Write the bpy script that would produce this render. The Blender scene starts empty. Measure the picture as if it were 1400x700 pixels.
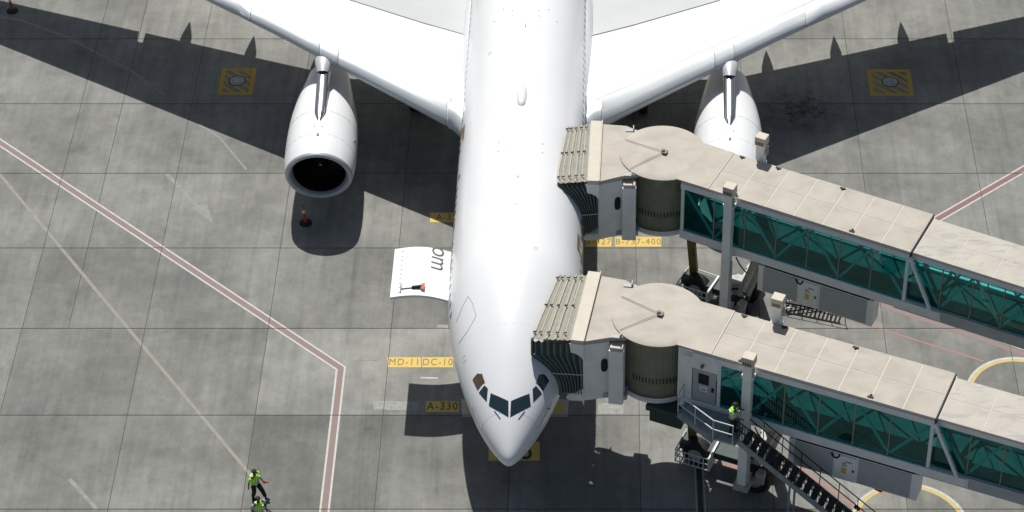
import bpy, math, random
from mathutils import Vector, Matrix
from mathutils.bvhtree import BVHTree
random.seed(7)
R = math.radians
S = bpy.context.scene
C = S.collection

# ------------------------------------------------------------------ camera
CAM_H, FOC, PX = 73.0, 3304.0, 814.0        # height above apron (m), focal length in px of a 1400 px picture, principal x
TH = math.asin(0.657)                       # downward pitch
cam = bpy.data.cameras.new('tower_camera')
co = bpy.data.objects.new('tower_camera', cam); C.objects.link(co)
co.location = (0, 0, CAM_H); co.rotation_euler = (math.pi/2 - TH, 0, 0)
cam.sensor_width = 36; cam.lens = FOC/1400*36
cam.shift_x = -(PX-700)/1400
cam.clip_end = 5000
S.camera = co

# ------------------------------------------------------------------ sky, sun, exposure
SUN = Vector((0.11, -0.65, -1)).normalized()            # direction the light travels
W = bpy.data.worlds.new('World'); S.world = W; W.use_nodes = True
nt = W.node_tree; bg = nt.nodes['Background']
sky = nt.nodes.new('ShaderNodeTexSky'); sky.sky_type = 'NISHITA'; sky.sun_disc = False
sky.sun_elevation = math.asin(-SUN.z)
sky.sun_rotation = math.atan2(-SUN.x, -SUN.y)
sky.air_density = 1.0; sky.dust_density = 2.0; sky.ozone_density = 0.5
nt.links.new(sky.outputs[0], bg.inputs[0]); bg.inputs[1].default_value = 0.062
sl = bpy.data.lights.new('sun', 'SUN'); sl.energy = 5.0; sl.angle = R(0.5); sl.color = (1, .975, .93)
so = bpy.data.objects.new('sun', sl); C.objects.link(so)
so.rotation_euler = SUN.to_track_quat('-Z', 'Y').to_euler(); so.location = (0, 100, 150)
S.view_settings.view_transform = 'Standard'; S.view_settings.look = 'None'
S.view_settings.exposure = -0.10; S.view_settings.gamma = 1.0

def G(x, y, h=0.0):
    """point at height h seen at pixel x, y of the 1400 px photograph"""
    xc = (x-PX)/FOC; yc = (350-y)/FOC; c, s = math.cos(TH), math.sin(TH)
    d = Vector((xc, c+yc*s, -s+yc*c)); t = (CAM_H-h)/-d.z
    return Vector((d.x*t, d.y*t, h))
CAMP = Vector((0, 0, CAM_H))

# ------------------------------------------------------------------ materials
def mat(name, col, rough=.6, metal=0.0, var=0.0, scale=3.0, bump=0.0, spec=.4, coat=0.0, detail=5):
    m = bpy.data.materials.new(name); m.use_nodes = True; n = m.node_tree; N = n.nodes; L = n.links
    b = N['Principled BSDF']; b.inputs['Roughness'].default_value = rough; b.inputs['Metallic'].default_value = metal
    b.inputs['Specular IOR Level'].default_value = spec; b.inputs['Coat Weight'].default_value = coat
    b.inputs['Base Color'].default_value = (*col, 1)
    if var or bump:
        g = N.new('ShaderNodeNewGeometry'); t = N.new('ShaderNodeTexNoise')
        t.inputs['Scale'].default_value = scale; t.inputs['Detail'].default_value = detail
        L.new(g.outputs['Position'], t.inputs['Vector'])
        if var:
            mr = N.new('ShaderNodeMapRange'); mr.inputs[1].default_value = .3; mr.inputs[2].default_value = .7
            mr.inputs[3].default_value = 1-var; mr.inputs[4].default_value = 1+var*.5
            L.new(t.outputs['Fac'], mr.inputs[0])
            v = N.new('ShaderNodeVectorMath'); v.operation = 'SCALE'; v.inputs[0].default_value = col
            L.new(mr.outputs[0], v.inputs['Scale']); L.new(v.outputs[0], b.inputs['Base Color'])
        if bump:
            bp = N.new('ShaderNodeBump'); bp.inputs['Strength'].default_value = bump; bp.inputs['Distance'].default_value = .02
            L.new(t.outputs['Fac'], bp.inputs['Height']); L.new(bp.outputs[0], b.inputs['Normal'])
    return m

def concrete(name, per_object=True):
    m = bpy.data.materials.new(name); m.use_nodes = True; n = m.node_tree; N = n.nodes; L = n.links
    b = N['Principled BSDF']; b.inputs['Roughness'].default_value = .85; b.inputs['Specular IOR Level'].default_value = .25
    g = N.new('ShaderNodeNewGeometry')
    def noise(scale, detail, rot=0, sc=(1, 1, 1), rough=.6, off=(0, 0, 0)):
        mp = N.new('ShaderNodeMapping'); mp.inputs['Scale'].default_value = sc; mp.inputs['Rotation'].default_value = (0, 0, rot)
        mp.inputs['Location'].default_value = off
        L.new(g.outputs['Position'], mp.inputs[0])
        t = N.new('ShaderNodeTexNoise'); t.inputs['Scale'].default_value = scale; t.inputs['Detail'].default_value = detail
        t.inputs['Roughness'].default_value = rough
        L.new(mp.outputs[0], t.inputs['Vector']); return t.outputs['Fac']
    def rng(x, a, c, lo, hi):
        r = N.new('ShaderNodeMapRange'); r.inputs[1].default_value = a; r.inputs[2].default_value = c
        r.inputs[3].default_value = lo; r.inputs[4].default_value = hi; L.new(x, r.inputs[0]); return r.outputs[0]
    def mul(x, y):
        k = N.new('ShaderNodeMath'); k.operation = 'MULTIPLY'; L.new(x, k.inputs[0])
        if isinstance(y, float): k.inputs[1].default_value = y
        else: L.new(y, k.inputs[1])
        return k.outputs[0]
    v = rng(noise(.20, 7, rough=.65), .38, .62, .80, 1.16)                                   # big blotches
    v = mul(v, rng(noise(1.2, 9, rough=.75), .32, .68, .85, 1.12))                      # mottling
    v = mul(v, rng(noise(1.0, 7, R(8), (2.2, .25, 1), rough=.65), .36, .66, .89, 1.07))        # brushed streaks along the stand
    v = mul(v, rng(noise(.5, 6, R(-2), (4.0, .12, 1), off=(9, 3, 0)), .55, .74, 1.0, .80))
    v = mul(v, rng(noise(14, 4), .3, .7, .94, 1.05))                                  # grain
    v = mul(v, rng(noise(.45, 6, off=(31, 7, 0), rough=.7), .56, .68, 1.0, .82))
    v = mul(v, rng(noise(3.2, 8, off=(11, 27, 0), rough=.75), .67, .76, 1.0, .80))               # stains
    # oil splashes beside the right wing
    d = N.new('ShaderNodeVectorMath'); d.operation = 'DISTANCE'; L.new(g.outputs['Position'], d.inputs[0]); d.inputs[1].default_value = G(1097, 150)
    fall = rng(d.outputs['Value'], .2, 2.3, 1.0, 0.0)
    sp = N.new('ShaderNodeMath'); sp.operation = 'MULTIPLY'; L.new(fall, sp.inputs[0]); L.new(rng(noise(1.7, 8, rough=.8, off=(4, 4, 0)), .42, .62, 0, 1), sp.inputs[1])
    v = mul(v, rng(sp.outputs[0], 0, .7, 1.0, .30))
    if per_object:
        oi = N.new('ShaderNodeObjectInfo'); v = mul(v, rng(oi.outputs['Random'], 0, 1, .93, 1.06))
        sx = N.new('ShaderNodeSeparateColor'); L.new(oi.outputs['Color'], sx.inputs[0]); v = mul(v, sx.outputs[0])
    hue = N.new('ShaderNodeMix'); hue.data_type = 'RGBA'; L.new(noise(.35, 3, off=(2, 8, 0)), hue.inputs[0])
    hue.inputs[6].default_value = (.202, .207, .193, 1); hue.inputs[7].default_value = (.240, .237, .215, 1)
    sc = N.new('ShaderNodeVectorMath'); sc.operation = 'SCALE'; L.new(hue.outputs[2], sc.inputs[0]); L.new(v, sc.inputs['Scale'])
    L.new(sc.outputs[0], b.inputs['Base Color'])
    bp = N.new('ShaderNodeBump'); bp.inputs['Strength'].default_value = .25; bp.inputs['Distance'].default_value = .01
    L.new(noise(14, 5), bp.inputs['Height']); L.new(bp.outputs[0], b.inputs['Normal'])
    return m

def worn(name, col, amount=.5, scale=3.0, rough=.8):
    """road paint: worn through in flakes so the concrete shows"""
    m = bpy.data.materials.new(name); m.use_nodes = True; n = m.node_tree; N = n.nodes; L = n.links
    b = N['Principled BSDF']; b.inputs['Roughness'].default_value = rough; b.inputs['Specular IOR Level'].default_value = .25
    g = N.new('ShaderNodeNewGeometry'); t = N.new('ShaderNodeTexNoise'); t.inputs['Scale'].default_value = scale
    t.inputs['Detail'].default_value = 9; t.inputs['Roughness'].default_value = .7; L.new(g.outputs['Position'], t.inputs['Vector'])
    r = N.new('ShaderNodeMapRange'); r.inputs[1].default_value = .5-.22; r.inputs[2].default_value = .5+.22
    r.inputs[3].default_value = max(0, 2*amount-1.0)if amount > .5 else 0; r.inputs[4].default_value = min(1, 2*amount)
    L.new(t.outputs['Fac'], r.inputs[0])
    mx = N.new('ShaderNodeMix'); mx.data_type = 'RGBA'; L.new(r.outputs[0], mx.inputs[0])
    mx.inputs[6].default_value = (*col, 1); mx.inputs[7].default_value = (.208, .214, .198, 1)
    L.new(mx.outputs[2], b.inputs['Base Color'])
    return m

def glass(name, tint, gloss=.08, rough=.02):
    m = bpy.data.materials.new(name); m.use_nodes = True; n = m.node_tree; N = n.nodes; L = n.links
    out = N['Material Output']; N.remove(N['Principled BSDF'])
    t = N.new('ShaderNodeBsdfTransparent'); t.inputs[0].default_value = (*tint, 1)
    gl = N.new('ShaderNodeBsdfGlossy'); gl.inputs['Roughness'].default_value = rough; gl.inputs[0].default_value = (.45, .9, .88, 1)
    df = N.new('ShaderNodeBsdfDiffuse'); df.inputs[0].default_value = (.0, .26, .24, 1)
    m1 = N.new('ShaderNodeMixShader'); m1.inputs[0].default_value = .03; L.new(t.outputs[0], m1.inputs[1]); L.new(df.outputs[0], m1.inputs[2])
    mx = N.new('ShaderNodeMixShader'); mx.inputs[0].default_value = gloss; L.new(m1.outputs[0], mx.inputs[1]); L.new(gl.outputs[0], mx.inputs[2])
    L.new(mx.outputs[0], out.inputs[0]); return m

def stained(name, col, stain, lo=.56, hi=.66, scale=1.2, stretch=(1, 3, 1), rough=.7):
    m = bpy.data.materials.new(name); m.use_nodes = True; n = m.node_tree; N = n.nodes; L = n.links
    b = N['Principled BSDF']; b.inputs['Roughness'].default_value = rough; b.inputs['Specular IOR Level'].default_value = .3
    g = N.new('ShaderNodeNewGeometry'); mp = N.new('ShaderNodeMapping'); mp.inputs['Scale'].default_value = stretch; mp.inputs['Rotation'].default_value = (0, 0, R(-20))
    L.new(g.outputs['Position'], mp.inputs[0])
    t = N.new('ShaderNodeTexNoise'); t.inputs['Scale'].default_value = scale; t.inputs['Detail'].default_value = 6; L.new(mp.outputs[0], t.inputs['Vector'])
    t.inputs['Distortion'].default_value = .6
    r = N.new('ShaderNodeMapRange'); r.inputs[1].default_value = lo; r.inputs[2].default_value = hi; L.new(t.outputs['Fac'], r.inputs[0])
    t2 = N.new('ShaderNodeTexNoise'); t2.inputs['Scale'].default_value = .9; t2.inputs['Detail'].default_value = 6; L.new(g.outputs['Position'], t2.inputs['Vector'])
    r2 = N.new('ShaderNodeMapRange'); r2.inputs[1].default_value = .3; r2.inputs[2].default_value = .7; r2.inputs[3].default_value = .9; r2.inputs[4].default_value = 1.05; L.new(t2.outputs['Fac'], r2.inputs[0])
    mx = N.new('ShaderNodeMix'); mx.data_type = 'RGBA'; L.new(r.outputs[0], mx.inputs[0]); mx.inputs[6].default_value = (*col, 1); mx.inputs[7].default_value = (*stain, 1)
    sc = N.new('ShaderNodeVectorMath'); sc.operation = 'SCALE'; L.new(mx.outputs[2], sc.inputs[0]); L.new(r2.outputs[0], sc.inputs['Scale'])
    L.new(sc.outputs[0], b.inputs['Base Color']); return m

M = dict(
    concrete=concrete('concrete'), concrete_far=concrete('concrete_far', False),
    joint=mat('joint_filler', (.06, .062, .058), .9, var=.3),
    white_mark=worn('white_marking', (.60, .59, .55), .22, 5), faint_white=worn('faint_white_marking', (.33, .33, .31), .55, 4),
    red_mark=worn('red_marking', (.285, .185, .172), .36, 6), red_dark=worn('dark_red_marking', (.25, .12, .11), .22, 6), pink_mark=worn('pink_marking', (.40, .20, .17), .4, 4),
    yellow_mark=worn('yellow_marking', (.70, .50, .13), .10, 6), hatch_yellow=worn('hatch_yellow', (.55, .36, .03), .14, 8),
    faint_yellow=worn('faint_yellow_marking', (.34, .31, .24), .45, 3), circle_yellow=worn('circle_yellow', (.62, .47, .16), .15, 5),
    black_mark=worn('black_marking', (.05, .045, .03), .10, 8), dull_black=worn('dull_black', (.22, .19, .09), .10, 8),
    cover=mat('manhole_metal', (.30, .33, .36), .5, .5, .3, 9),
    plane=mat('aircraft_white', (.80, .81, .815), .32, 0, .03, .5, spec=.5, coat=.25),
    slat=mat('slat_paint', (.52, .55, .57), .35, .15, .05, .8, spec=.5),
    wing_grey=mat('wing_grey', (.49, .51, .51), .45, 0, .04, .8), seam=mat('panel_seam', (.36, .37, .38), .6),
    polished=mat('polished_metal', (.62, .62, .60), .22, 1, .1, 4), lip=mat('inlet_lip', (.50, .53, .57), .42, .35, .08, 3),
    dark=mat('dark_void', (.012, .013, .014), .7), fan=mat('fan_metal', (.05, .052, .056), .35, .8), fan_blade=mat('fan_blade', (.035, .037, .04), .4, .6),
    cockpit_brown=mat('cockpit_shade_brown', (.10, .06, .025), .1, 0, .4, 3, spec=.9, coat=.5),
    cockpit=mat('cockpit_glass', (.015, .03, .038), .08, 0, spec=.9, coat=.5), gold=mat('gold_titles', (.33, .25, .14), .4, .3),
    window=mat('cabin_window', (.22, .23, .24), .2), text_dark=mat('title_dark', (.10, .10, .10), .5),
    rubber=mat('tyre_rubber', (.018, .018, .018), .8, var=.3, scale=6), black=mat('black_metal', (.02, .022, .022), .6, .2, .3, 5),
    beige=stained('beige_roof', (.475, .435, .37), (.41, .375, .32), .45, .7, .8, (1, 1.6, 1)), beige_stain=stained('stained_beige_roof', (.49, .455, .395), (.39, .38, .35), .53, .66, 1.3, (1, 3.6, 1)),
    seam_light=mat('roof_seam', (.55, .515, .455), .7), hood=mat('hood_beige', (.55, .50, .41), .6, var=.05),
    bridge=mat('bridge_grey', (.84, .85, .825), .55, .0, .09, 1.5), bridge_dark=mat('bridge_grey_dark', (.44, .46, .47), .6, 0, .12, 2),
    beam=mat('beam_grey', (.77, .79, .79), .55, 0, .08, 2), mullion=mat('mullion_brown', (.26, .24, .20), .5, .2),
    truss=mat('truss_paint', (.90, .92, .90), .5), floor=mat('tunnel_floor', (.13, .14, .135), .8, var=.2),
    teal=glass('teal_glass', (.14, .52, .51), .06), curtain=mat('rotunda_slats', (.22, .225, .16), .5, .1, .2, 2), slit=mat('rotunda_slit', (.02, .03, .02), .5),
    bellows_line=mat('bellows_highlight', (.20, .24, .22), .6), bellows=mat('bellows_fabric', (.10, .135, .12), .75, 0, .15, 4), bellows_top=mat('bellows_canvas', (.36, .35, .29), .8, 0, .14, 5, .2),
    bellows_rib=mat('bellows_rib', (.47, .45, .38), .7, 0, .1, 5), metal=mat('fitting_metal', (.17, .165, .15), .6, .1, .3, 12),
    olive=mat('olive_beam', (.16, .13, .035), .6, var=.25, scale=2), cab_frame=mat('cabinet_frame', (.84, .86, .85), .5), louvre=mat('cabinet_grey', (.42, .44, .44), .6, 0, .05, 3), panel=mat('cabinet_white', (.82, .83, .82), .5, 0, .04, 3),
    rail=mat('handrail_white', (.58, .62, .63), .45), stair_dark=mat('stair_tread_grating', (.06, .065, .065), .7, .1, .3, 9), deck=mat('deck_plate', (.27, .33, .33), .6, .1, .25, 4), machine=mat('machine_white', (.44, .44, .41), .5, 0, .25, 5),
    unit=mat('dark_green_unit', (.035, .06, .055), .6, 0, .2, 4),
    hivis=mat('hi_vis_yellow', (.48, .92, .06), .7), reflective=mat('reflective_grey', (.55, .58, .62), .4), trousers=mat('dark_trousers', (.015, .017, .025), .85), jeans=mat('blue_grey_trousers', (.10, .13, .17), .85),
    skin=mat('skin', (.11, .06, .04), .6), hair=mat('black_hair', (.008, .008, .008), .7), red=mat('red_plastic', (.42, .04, .03), .5), orange=mat('orange_plastic', (.50, .09, .03), .5, var=.2, scale=9), cloth_blue=mat('sleeve_blue', (.35, .42, .55), .8),
    white=mat('white_paint', (.75, .75, .73), .6), notice_yellow=mat('notice_yellow', (.65, .48, .05), .6),
)

# ------------------------------------------------------------------ mesh helpers
class MB:
    def __init__(s): s.v = []; s.f = []
    def add(s, vs, fs):
        o = len(s.v); s.v += [Vector(p) for p in vs]; s.f += [tuple(o+i for i in f) for f in fs]
    def box(s, lo, hi, m=None):
        x0, y0, z0 = lo; x1, y1, z1 = hi
        vs = [Vector(p) for p in ((x0,y0,z0),(x1,y0,z0),(x1,y1,z0),(x0,y1,z0),(x0,y0,z1),(x1,y0,z1),(x1,y1,z1),(x0,y1,z1))]
        if m: vs = [m @ p for p in vs]
        s.add(vs, [(0,3,2,1),(4,5,6,7),(0,1,5,4),(1,2,6,5),(2,3,7,6),(3,0,4,7)]); return s
    def bar(s, a, b, w, h=None, up=(0, 0, 1)):
        h = h or w; a = Vector(a); b = Vector(b); d = (b-a).normalized(); up = Vector(up)
        if abs(d.dot(up)) > .99: up = Vector((0, 1, 0))
        x = d.cross(up).normalized(); z = x.cross(d)
        q = [(-1,-1),(1,-1),(1,1),(-1,1)]
        s.add([p + x*(i*w/2) + z*(j*h/2) for p in (a, b) for i, j in q], [(0,1,2,3),(7,6,5,4),(0,4,5,1),(1,5,6,2),(2,6,7,3),(3,7,4,0)]); return s
    def tube(s, a, b, r, n=8, r2=None, cap=True):
        r2 = r if r2 is None else r2; a = Vector(a); b = Vector(b); d = (b-a).normalized()
        up = Vector((0, 0, 1)) if abs(d.z) < .95 else Vector((1, 0, 0)); x = d.cross(up).normalized(); z = x.cross(d)
        vs = [p + (x*math.cos(t)+z*math.sin(t))*q for p, q in ((a, r), (b, r2)) for t in (2*math.pi*i/n for i in range(n))]
        fs = [(i, (i+1) % n, n+(i+1) % n, n+i) for i in range(n)]
        if cap: fs += [tuple(range(n))[::-1], tuple(range(n, 2*n))]
        s.add(vs, fs); return s
    def path(s, pts, r, n=6):
        for a, b in zip(pts, pts[1:]): s.tube(a, b, r, n)
        return s
    def prism(s, poly, z0, z1):
        n = len(poly); vs = [(x, y, z0) for x, y in poly]+[(x, y, z1) for x, y in poly]
        s.add(vs, [tuple(range(n))[::-1], tuple(range(n, 2*n))]+[(i, (i+1) % n, n+(i+1) % n, n+i) for i in range(n)]); return s
    def grid(s, rows, closed=False):
        m = len(rows[0]); o = len(s.v)
        for r in rows: s.v += [Vector(p) for p in r]
        for i in range(len(rows)-1):
            for j in range(m if closed else m-1):
                k = (j+1) % m; s.f.append((o+i*m+j, o+i*m+k, o+(i+1)*m+k, o+(i+1)*m+j))
        return s
    def lathe(s, prof, n=32, axis='y', c=(0, 0, 0), cap=False):
        rows = []
        for y, r in prof:
            row = []
            for i in range(n):
                t = 2*math.pi*i/n
                row.append((c[0]+r*math.cos(t), c[1]+y, c[2]+r*math.sin(t)) if axis == 'y' else (c[0]+r*math.cos(t), c[1]+r*math.sin(t), c[2]+y))
            rows.append(row)
        s.grid(rows, True)
        if cap:
            o = len(s.v); s.add(rows[0], [tuple(range(n))]); s.add(rows[-1], [tuple(range(n))])
        return s
    def mesh(s, name, m=None, smooth=False, ang=None):
        me = bpy.data.meshes.new(name); me.from_pydata([tuple(p) for p in s.v], [], s.f); me.validate(); me.update()
        if m: me.materials.append(M[m] if isinstance(m, str) else m)
        if smooth:
            me.shade_smooth()
            if ang: me.set_sharp_from_angle(angle=R(ang))
        return me
    def build(s, name, m, parent=None, smooth=False, ang=35, loc=None, bevel=0):
        o = bpy.data.objects.new(name, s.mesh(name, m, smooth, ang)); C.objects.link(o)
        if parent: o.parent = parent
        if loc is not None: o.location = loc
        if bevel:
            b = o.modifiers.new('bevel', 'BEVEL'); b.width = bevel; b.segments = 2; b.limit_method = 'ANGLE'
        return o
def thing(name, label, cat, loc=(0, 0, 0), rot=0, group=None):
    o = bpy.data.objects.new(name, None); C.objects.link(o); o.location = loc; o.rotation_euler = (0, 0, rot)
    o['label'] = label; o['category'] = cat
    if group: o['group'] = group
    return o
def inst(src, parent, loc, rot=(0, 0, 0), scale=(1, 1, 1)):
    c = src.copy(); C.objects.link(c); c.parent = parent; c.location = loc; c.rotation_euler = rot; c.scale = scale; return c
def text_mesh(txt, size, extrude=0.0, space=1.0, shear=0.0, bold=0.0):
    cu = bpy.data.curves.new('lettering', 'FONT'); cu.body = txt; cu.size = size; cu.extrude = extrude; cu.space_character = space
    cu.align_x = 'CENTER'; cu.align_y = 'CENTER'; cu.shear = shear; cu.offset = bold; cu.resolution_u = 4
    o = bpy.data.objects.new('tmp', cu); C.objects.link(o); dg = bpy.context.evaluated_depsgraph_get(); dg.update()
    me = bpy.data.meshes.new_from_object(o.evaluated_get(dg)); bpy.data.objects.remove(o); return me

# ------------------------------------------------------------------ ground
SX, SY, X0, Y0 = 5.47, 5.46, -20.01, 78.87
apron = MB().grid([[(x, y, -.03) for x in (-900, 900)] for y in (-900, 1500)]).build('apron', 'concrete_far'); apron['kind'] = 'structure'
fill = MB().grid([[(x, y, -.014) for x in (X0-4*SX, X0+10*SX)] for y in (Y0-5*SY, Y0+7*SY)]).build('joint_filler', 'joint', apron)
def slab_mesh(w, h):
    g, gx = .021, .013; return MB().prism([(gx, g), (w-gx, g), (w-gx, h-g), (gx, h-g)], -.012, 0).mesh('slab', 'concrete')
full = slab_mesh(SX, SY); left = slab_mesh(SX*.375, SY); right = slab_mesh(SX*.625, SY)
tone = {(0, -1): .92, (1, -1): 1.15, (2, -1): 1.17, (3, -1): 1.15, (-1, -1): .90, (0, -2): .92, (1, -2): .86, (2, -2): .88, (-1, -2): .90, (-1, -3): .9, (0, -3): .95, (1, -3): .98,
        (0, 0): .92, (1, 0): .93, (2, 0): .9, (-1, 0): .95, (3, 0): .95, (0, 4): 1.06, (1, 4): 1.08, (8, 3): 1.04, (7, 3): 1.03, (6, 2): 1.02, (5, 0): 1.12, (4, -1): 1.12, (4, -2): 1.15, (5, -2): 1.15, (6, -1): 1.05}
for i in range(-4, 10):
    for j in range(-5, 7):
        x, y = X0+i*SX, Y0+j*SY
        cells = [(full, x)] if not (i == -1 and j >= 0) else [(left, x), (right, x+SX*.375)]
        for me, xx in cells:
            o = bpy.data.objects.new('slab', me); C.objects.link(o); o.parent = apron; o.location = (xx, y, 0)
            t = tone.get((i, j), 1.0)*random.uniform(.93, 1.06); o.color = (t, t, t, 1)

def strip(name, m, pts, w, z, off=0.0, closed=False):
    """painted line of width w along world points, shifted sideways by off"""
    P = [Vector((p[0], p[1], 0)) for p in pts]; n = len(P); rows = []
    for i, p in enumerate(P):
        a = P[i-1] if (i > 0 or closed) else p; b = P[(i+1) % n] if (i < n-1 or closed) else p
        d1 = (p-a).normalized() if (p-a).length else (b-p).normalized(); d2 = (b-p).normalized() if (b-p).length else d1
        n1 = Vector((-d1.y, d1.x, 0)); n2 = Vector((-d2.y, d2.x, 0)); nn = (n1+n2).normalized(); k = 1/max(.4, nn.dot(n1))
        rows.append([p+nn*k*(off-w/2)+Vector((0, 0, z)), p+nn*k*(off+w/2)+Vector((0, 0, z))])
    if closed: rows.append(rows[0])
    return MB().grid(rows).build(name, m, apron)
def band(pts, w, red='red_mark', edge=.085):
    strip('white_line', 'white_mark', pts, edge, .004, off=w/2-edge/2); strip('white_line', 'white_mark', pts, edge, .004, off=-w/2+edge/2)
    strip('red_line', red, pts, w-2*edge-.01, .004)
band([G(-30, 175), G(466, 503.5), G(441, 720)], .43)
band([G(1430, 214), G(1279, 301), G(1180, 357)], .44, 'red_dark')
strip('white_line', 'white_mark', [G(1170, 398), G(1420, 484)], .16, .004)
strip('red_line', 'red_mark', [G(1170, 405), G(1420, 491)], .26, .004)
strip('red_line', 'pink_mark', [G(1060, 405), G(1345, 494)], .11, .004)
strip('red_line', 'pink_mark', [G(1000, 575), G(1180, 700), G(1220, 726)], .20, .004)
strip('red_line', 'pink_mark', [G(1170, 617), G(1420, 693)], .24, .004)
strip('red_line', 'pink_mark', [G(1165, 652), G(1215, 677)], .16, .004)
strip('red_line', 'pink_mark', [G(940, 625), G(1075, 655)], .30, .004)
strip('yellow_line', 'faint_yellow', [G(-20, 215), G(130, 395), G(345, 652)], .15, .004)
strip('white_line', 'faint_white', [G(-20, 19), G(30, 28), G(90, 50), G(180, 97), G(225, 130)], .15, .004)
strip('white_line', 'faint_white', [G(272, 170), G(300, 188), G(337, 232)], .10, .004)
strip('white_line', 'faint_white', [G(95, 655), G(133, 697)], .17, .004)
strip('white_line', 'white_mark', [G(575, 516.5), G(599, 517)], .09, .004)
strip('white_line', 'faint_white', [G(228, 238), G(272, 285)], .20, .004)
p = [G(262, 284), G(283, 279), G(292, 307)]
MB().add([(q.x, q.y, .004) for q in p], [(0, 1, 2)]) if 0 else None
ah = MB(); ah.add([(q.x, q.y, .0045) for q in p], [(2, 1, 0)]); ah.build('arrow_head', 'faint_white', apron)
for cx, cy, rr in ((1244, 720, 2.28), (1396, 540, 2.2), (1412, 414, 2.2), (1560, 700, 2.2)):
    c = G(cx, cy); pts = [c+Vector((math.cos(t), math.sin(t), 0))*rr for t in (2*math.pi*i/48 for i in range(48))]
    strip('white_circle', 'white_mark', pts, .13, .004, off=-.11, closed=True); strip('yellow_circle', 'circle_yellow', pts, .15, .004, off=.035, closed=True)

def quad(name, m, px, z, parent=apron):
    q = MB(); P = [G(*a) for a in px]; q.add([(v.x, v.y, z) for v in P], [tuple(range(len(P)))[::-1]]); return q.build(name, m, parent)
def stand_label(x0, y0, x1, y1, txt, paper='yellow_mark', ink='dull_black', size=.60, space=1.2, bold=0):
    a, b = G(x0, y1), G(x1, y0)
    quad('stand_marking', paper, [(x0, y0), (x1, y0), (x1, y1), (x0, y1)], .008)
    if txt:
        me = text_mesh(txt, size, 0, space, 0, bold)
        for vv in me.vertices: vv.co.x *= .70
        me.materials.append(M[ink]); o = bpy.data.objects.new('lettering', me); C.objects.link(o)
        o.parent = apron; o.location = ((a.x+b.x)/2, (a.y+b.y)/2, .0125)
stand_label(530, 488.5, 575.5, 502.5, 'MD-11'); stand_label(577, 488.5, 619.5, 502.5, 'DC-10')
stand_label(582, 548.5, 627.5, 563.5, 'A-330', ink='black_mark', size=.66); stand_label(588, 291, 640, 304, 'A-320', ink='black_mark')
stand_label(800, 324, 836, 337.5, 'B-727'); stand_label(841, 324, 904, 337.5, 'B-737-400')
stand_label(668, 604, 738, 630, '33', ink='black_mark', size=1.55, space=2.0, bold=.02)
quad('white_marking', 'white_mark', [(630, 546), (778, 546), (776, 569.5), (632, 569.5)], .004)
stand_label(637, 550, 771, 565.5, '', 'yellow_mark')
strip('yellow_line', 'faint_yellow', [G(480, 489), G(519, 490)], .3, .004)
for px in ([(508, 548), (575, 549), (570, 561), (512, 560)], [(598, 444), (613, 444), (613, 455), (598, 455)], [(818, 551), (853, 551), (852, 566), (817, 566)]):
    quad('worn_marking', worn('flaked_white_marking', (.50, .49, .465), .68, 5), px, .004)
for x0, x1, y0, y1, cx in ((293, 353, 93.5, 129.5, 323), (1186, 1246, 95, 131, 1215)):      # hatched squares round the pit covers
    a, b = G(x0+4, y1), G(x1-2, y0); w, h = b.x-a.x, b.y-a.y; fr = MB(); e = .20
    z = .004
    for lo, hi in (((a.x, a.y), (b.x, a.y+e)), ((a.x, b.y-e), (b.x, b.y)), ((a.x, a.y+e), (a.x+e, b.y-e)), ((b.x-e, a.y+e), (b.x, b.y-e))):
        fr.add([(lo[0], lo[1], z), (hi[0], lo[1], z), (hi[0], hi[1], z), (lo[0], hi[1], z)], [(0, 1, 2, 3)])
    fr.build('hatched_border', 'hatch_yellow', apron)
    ins = (a.x+e, a.y+e, b.x-e, b.y-e)
    def clip(poly, f):
        out = []
        for i, p in enumerate(poly):
            q = poly[(i+1) % len(poly)]; fp, fq = f(p), f(q)
            if fp >= 0: out.append(p)
            if fp*fq < 0: t = fp/(fp-fq); out.append((p[0]+(q[0]-p[0])*t, p[1]+(q[1]-p[1])*t))
        return out
    for k in range(-3, 4):
        cx_, cy_ = (a.x+b.x)/2 + k*.60+.1, (a.y+b.y)/2
        poly = [(cx_-2.2-.12, cy_+2), (cx_-2.2+.12, cy_+2), (cx_+2.2+.12, cy_-2), (cx_+2.2-.12, cy_-2)]
        for f in (lambda p: p[0]-ins[0], lambda p: ins[2]-p[0], lambda p: p[1]-ins[1], lambda p: ins[3]-p[1]):
            poly = clip(poly, f) if poly else poly
        if len(poly) > 2:
            q = MB(); q.add([(x, y, .004) for x, y in poly], [tuple(range(len(poly)))[::-1]]); q.build('hatch_stripe', 'hatch_yellow', apron)
    cc = ((a.x+b.x)/2, (a.y+b.y)/2+.05, 0)
    MB().lathe([(.005, .38), (.02, .36), (.02, .26), (.012, .25), (.012, .23), (.03, .21), (.03, .02)], 24, 'z', cc).build('pit_cover', 'cover', apron, True)
    MB().lathe([(.006, .44), (.010, .43), (.010, .38)], 24, 'z', cc).build('pit_collar', 'joint', apron)
strip('trench_grate', 'joint', [G(955, 628), G(960, 730)], .20, .006); strip('trench_edge', 'bridge_dark', [G(949.5, 628), G(954, 730)], .06, .006); strip('trench_edge', 'bridge_dark', [G(960.5, 628), G(966, 730)], .06, .006)

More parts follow.
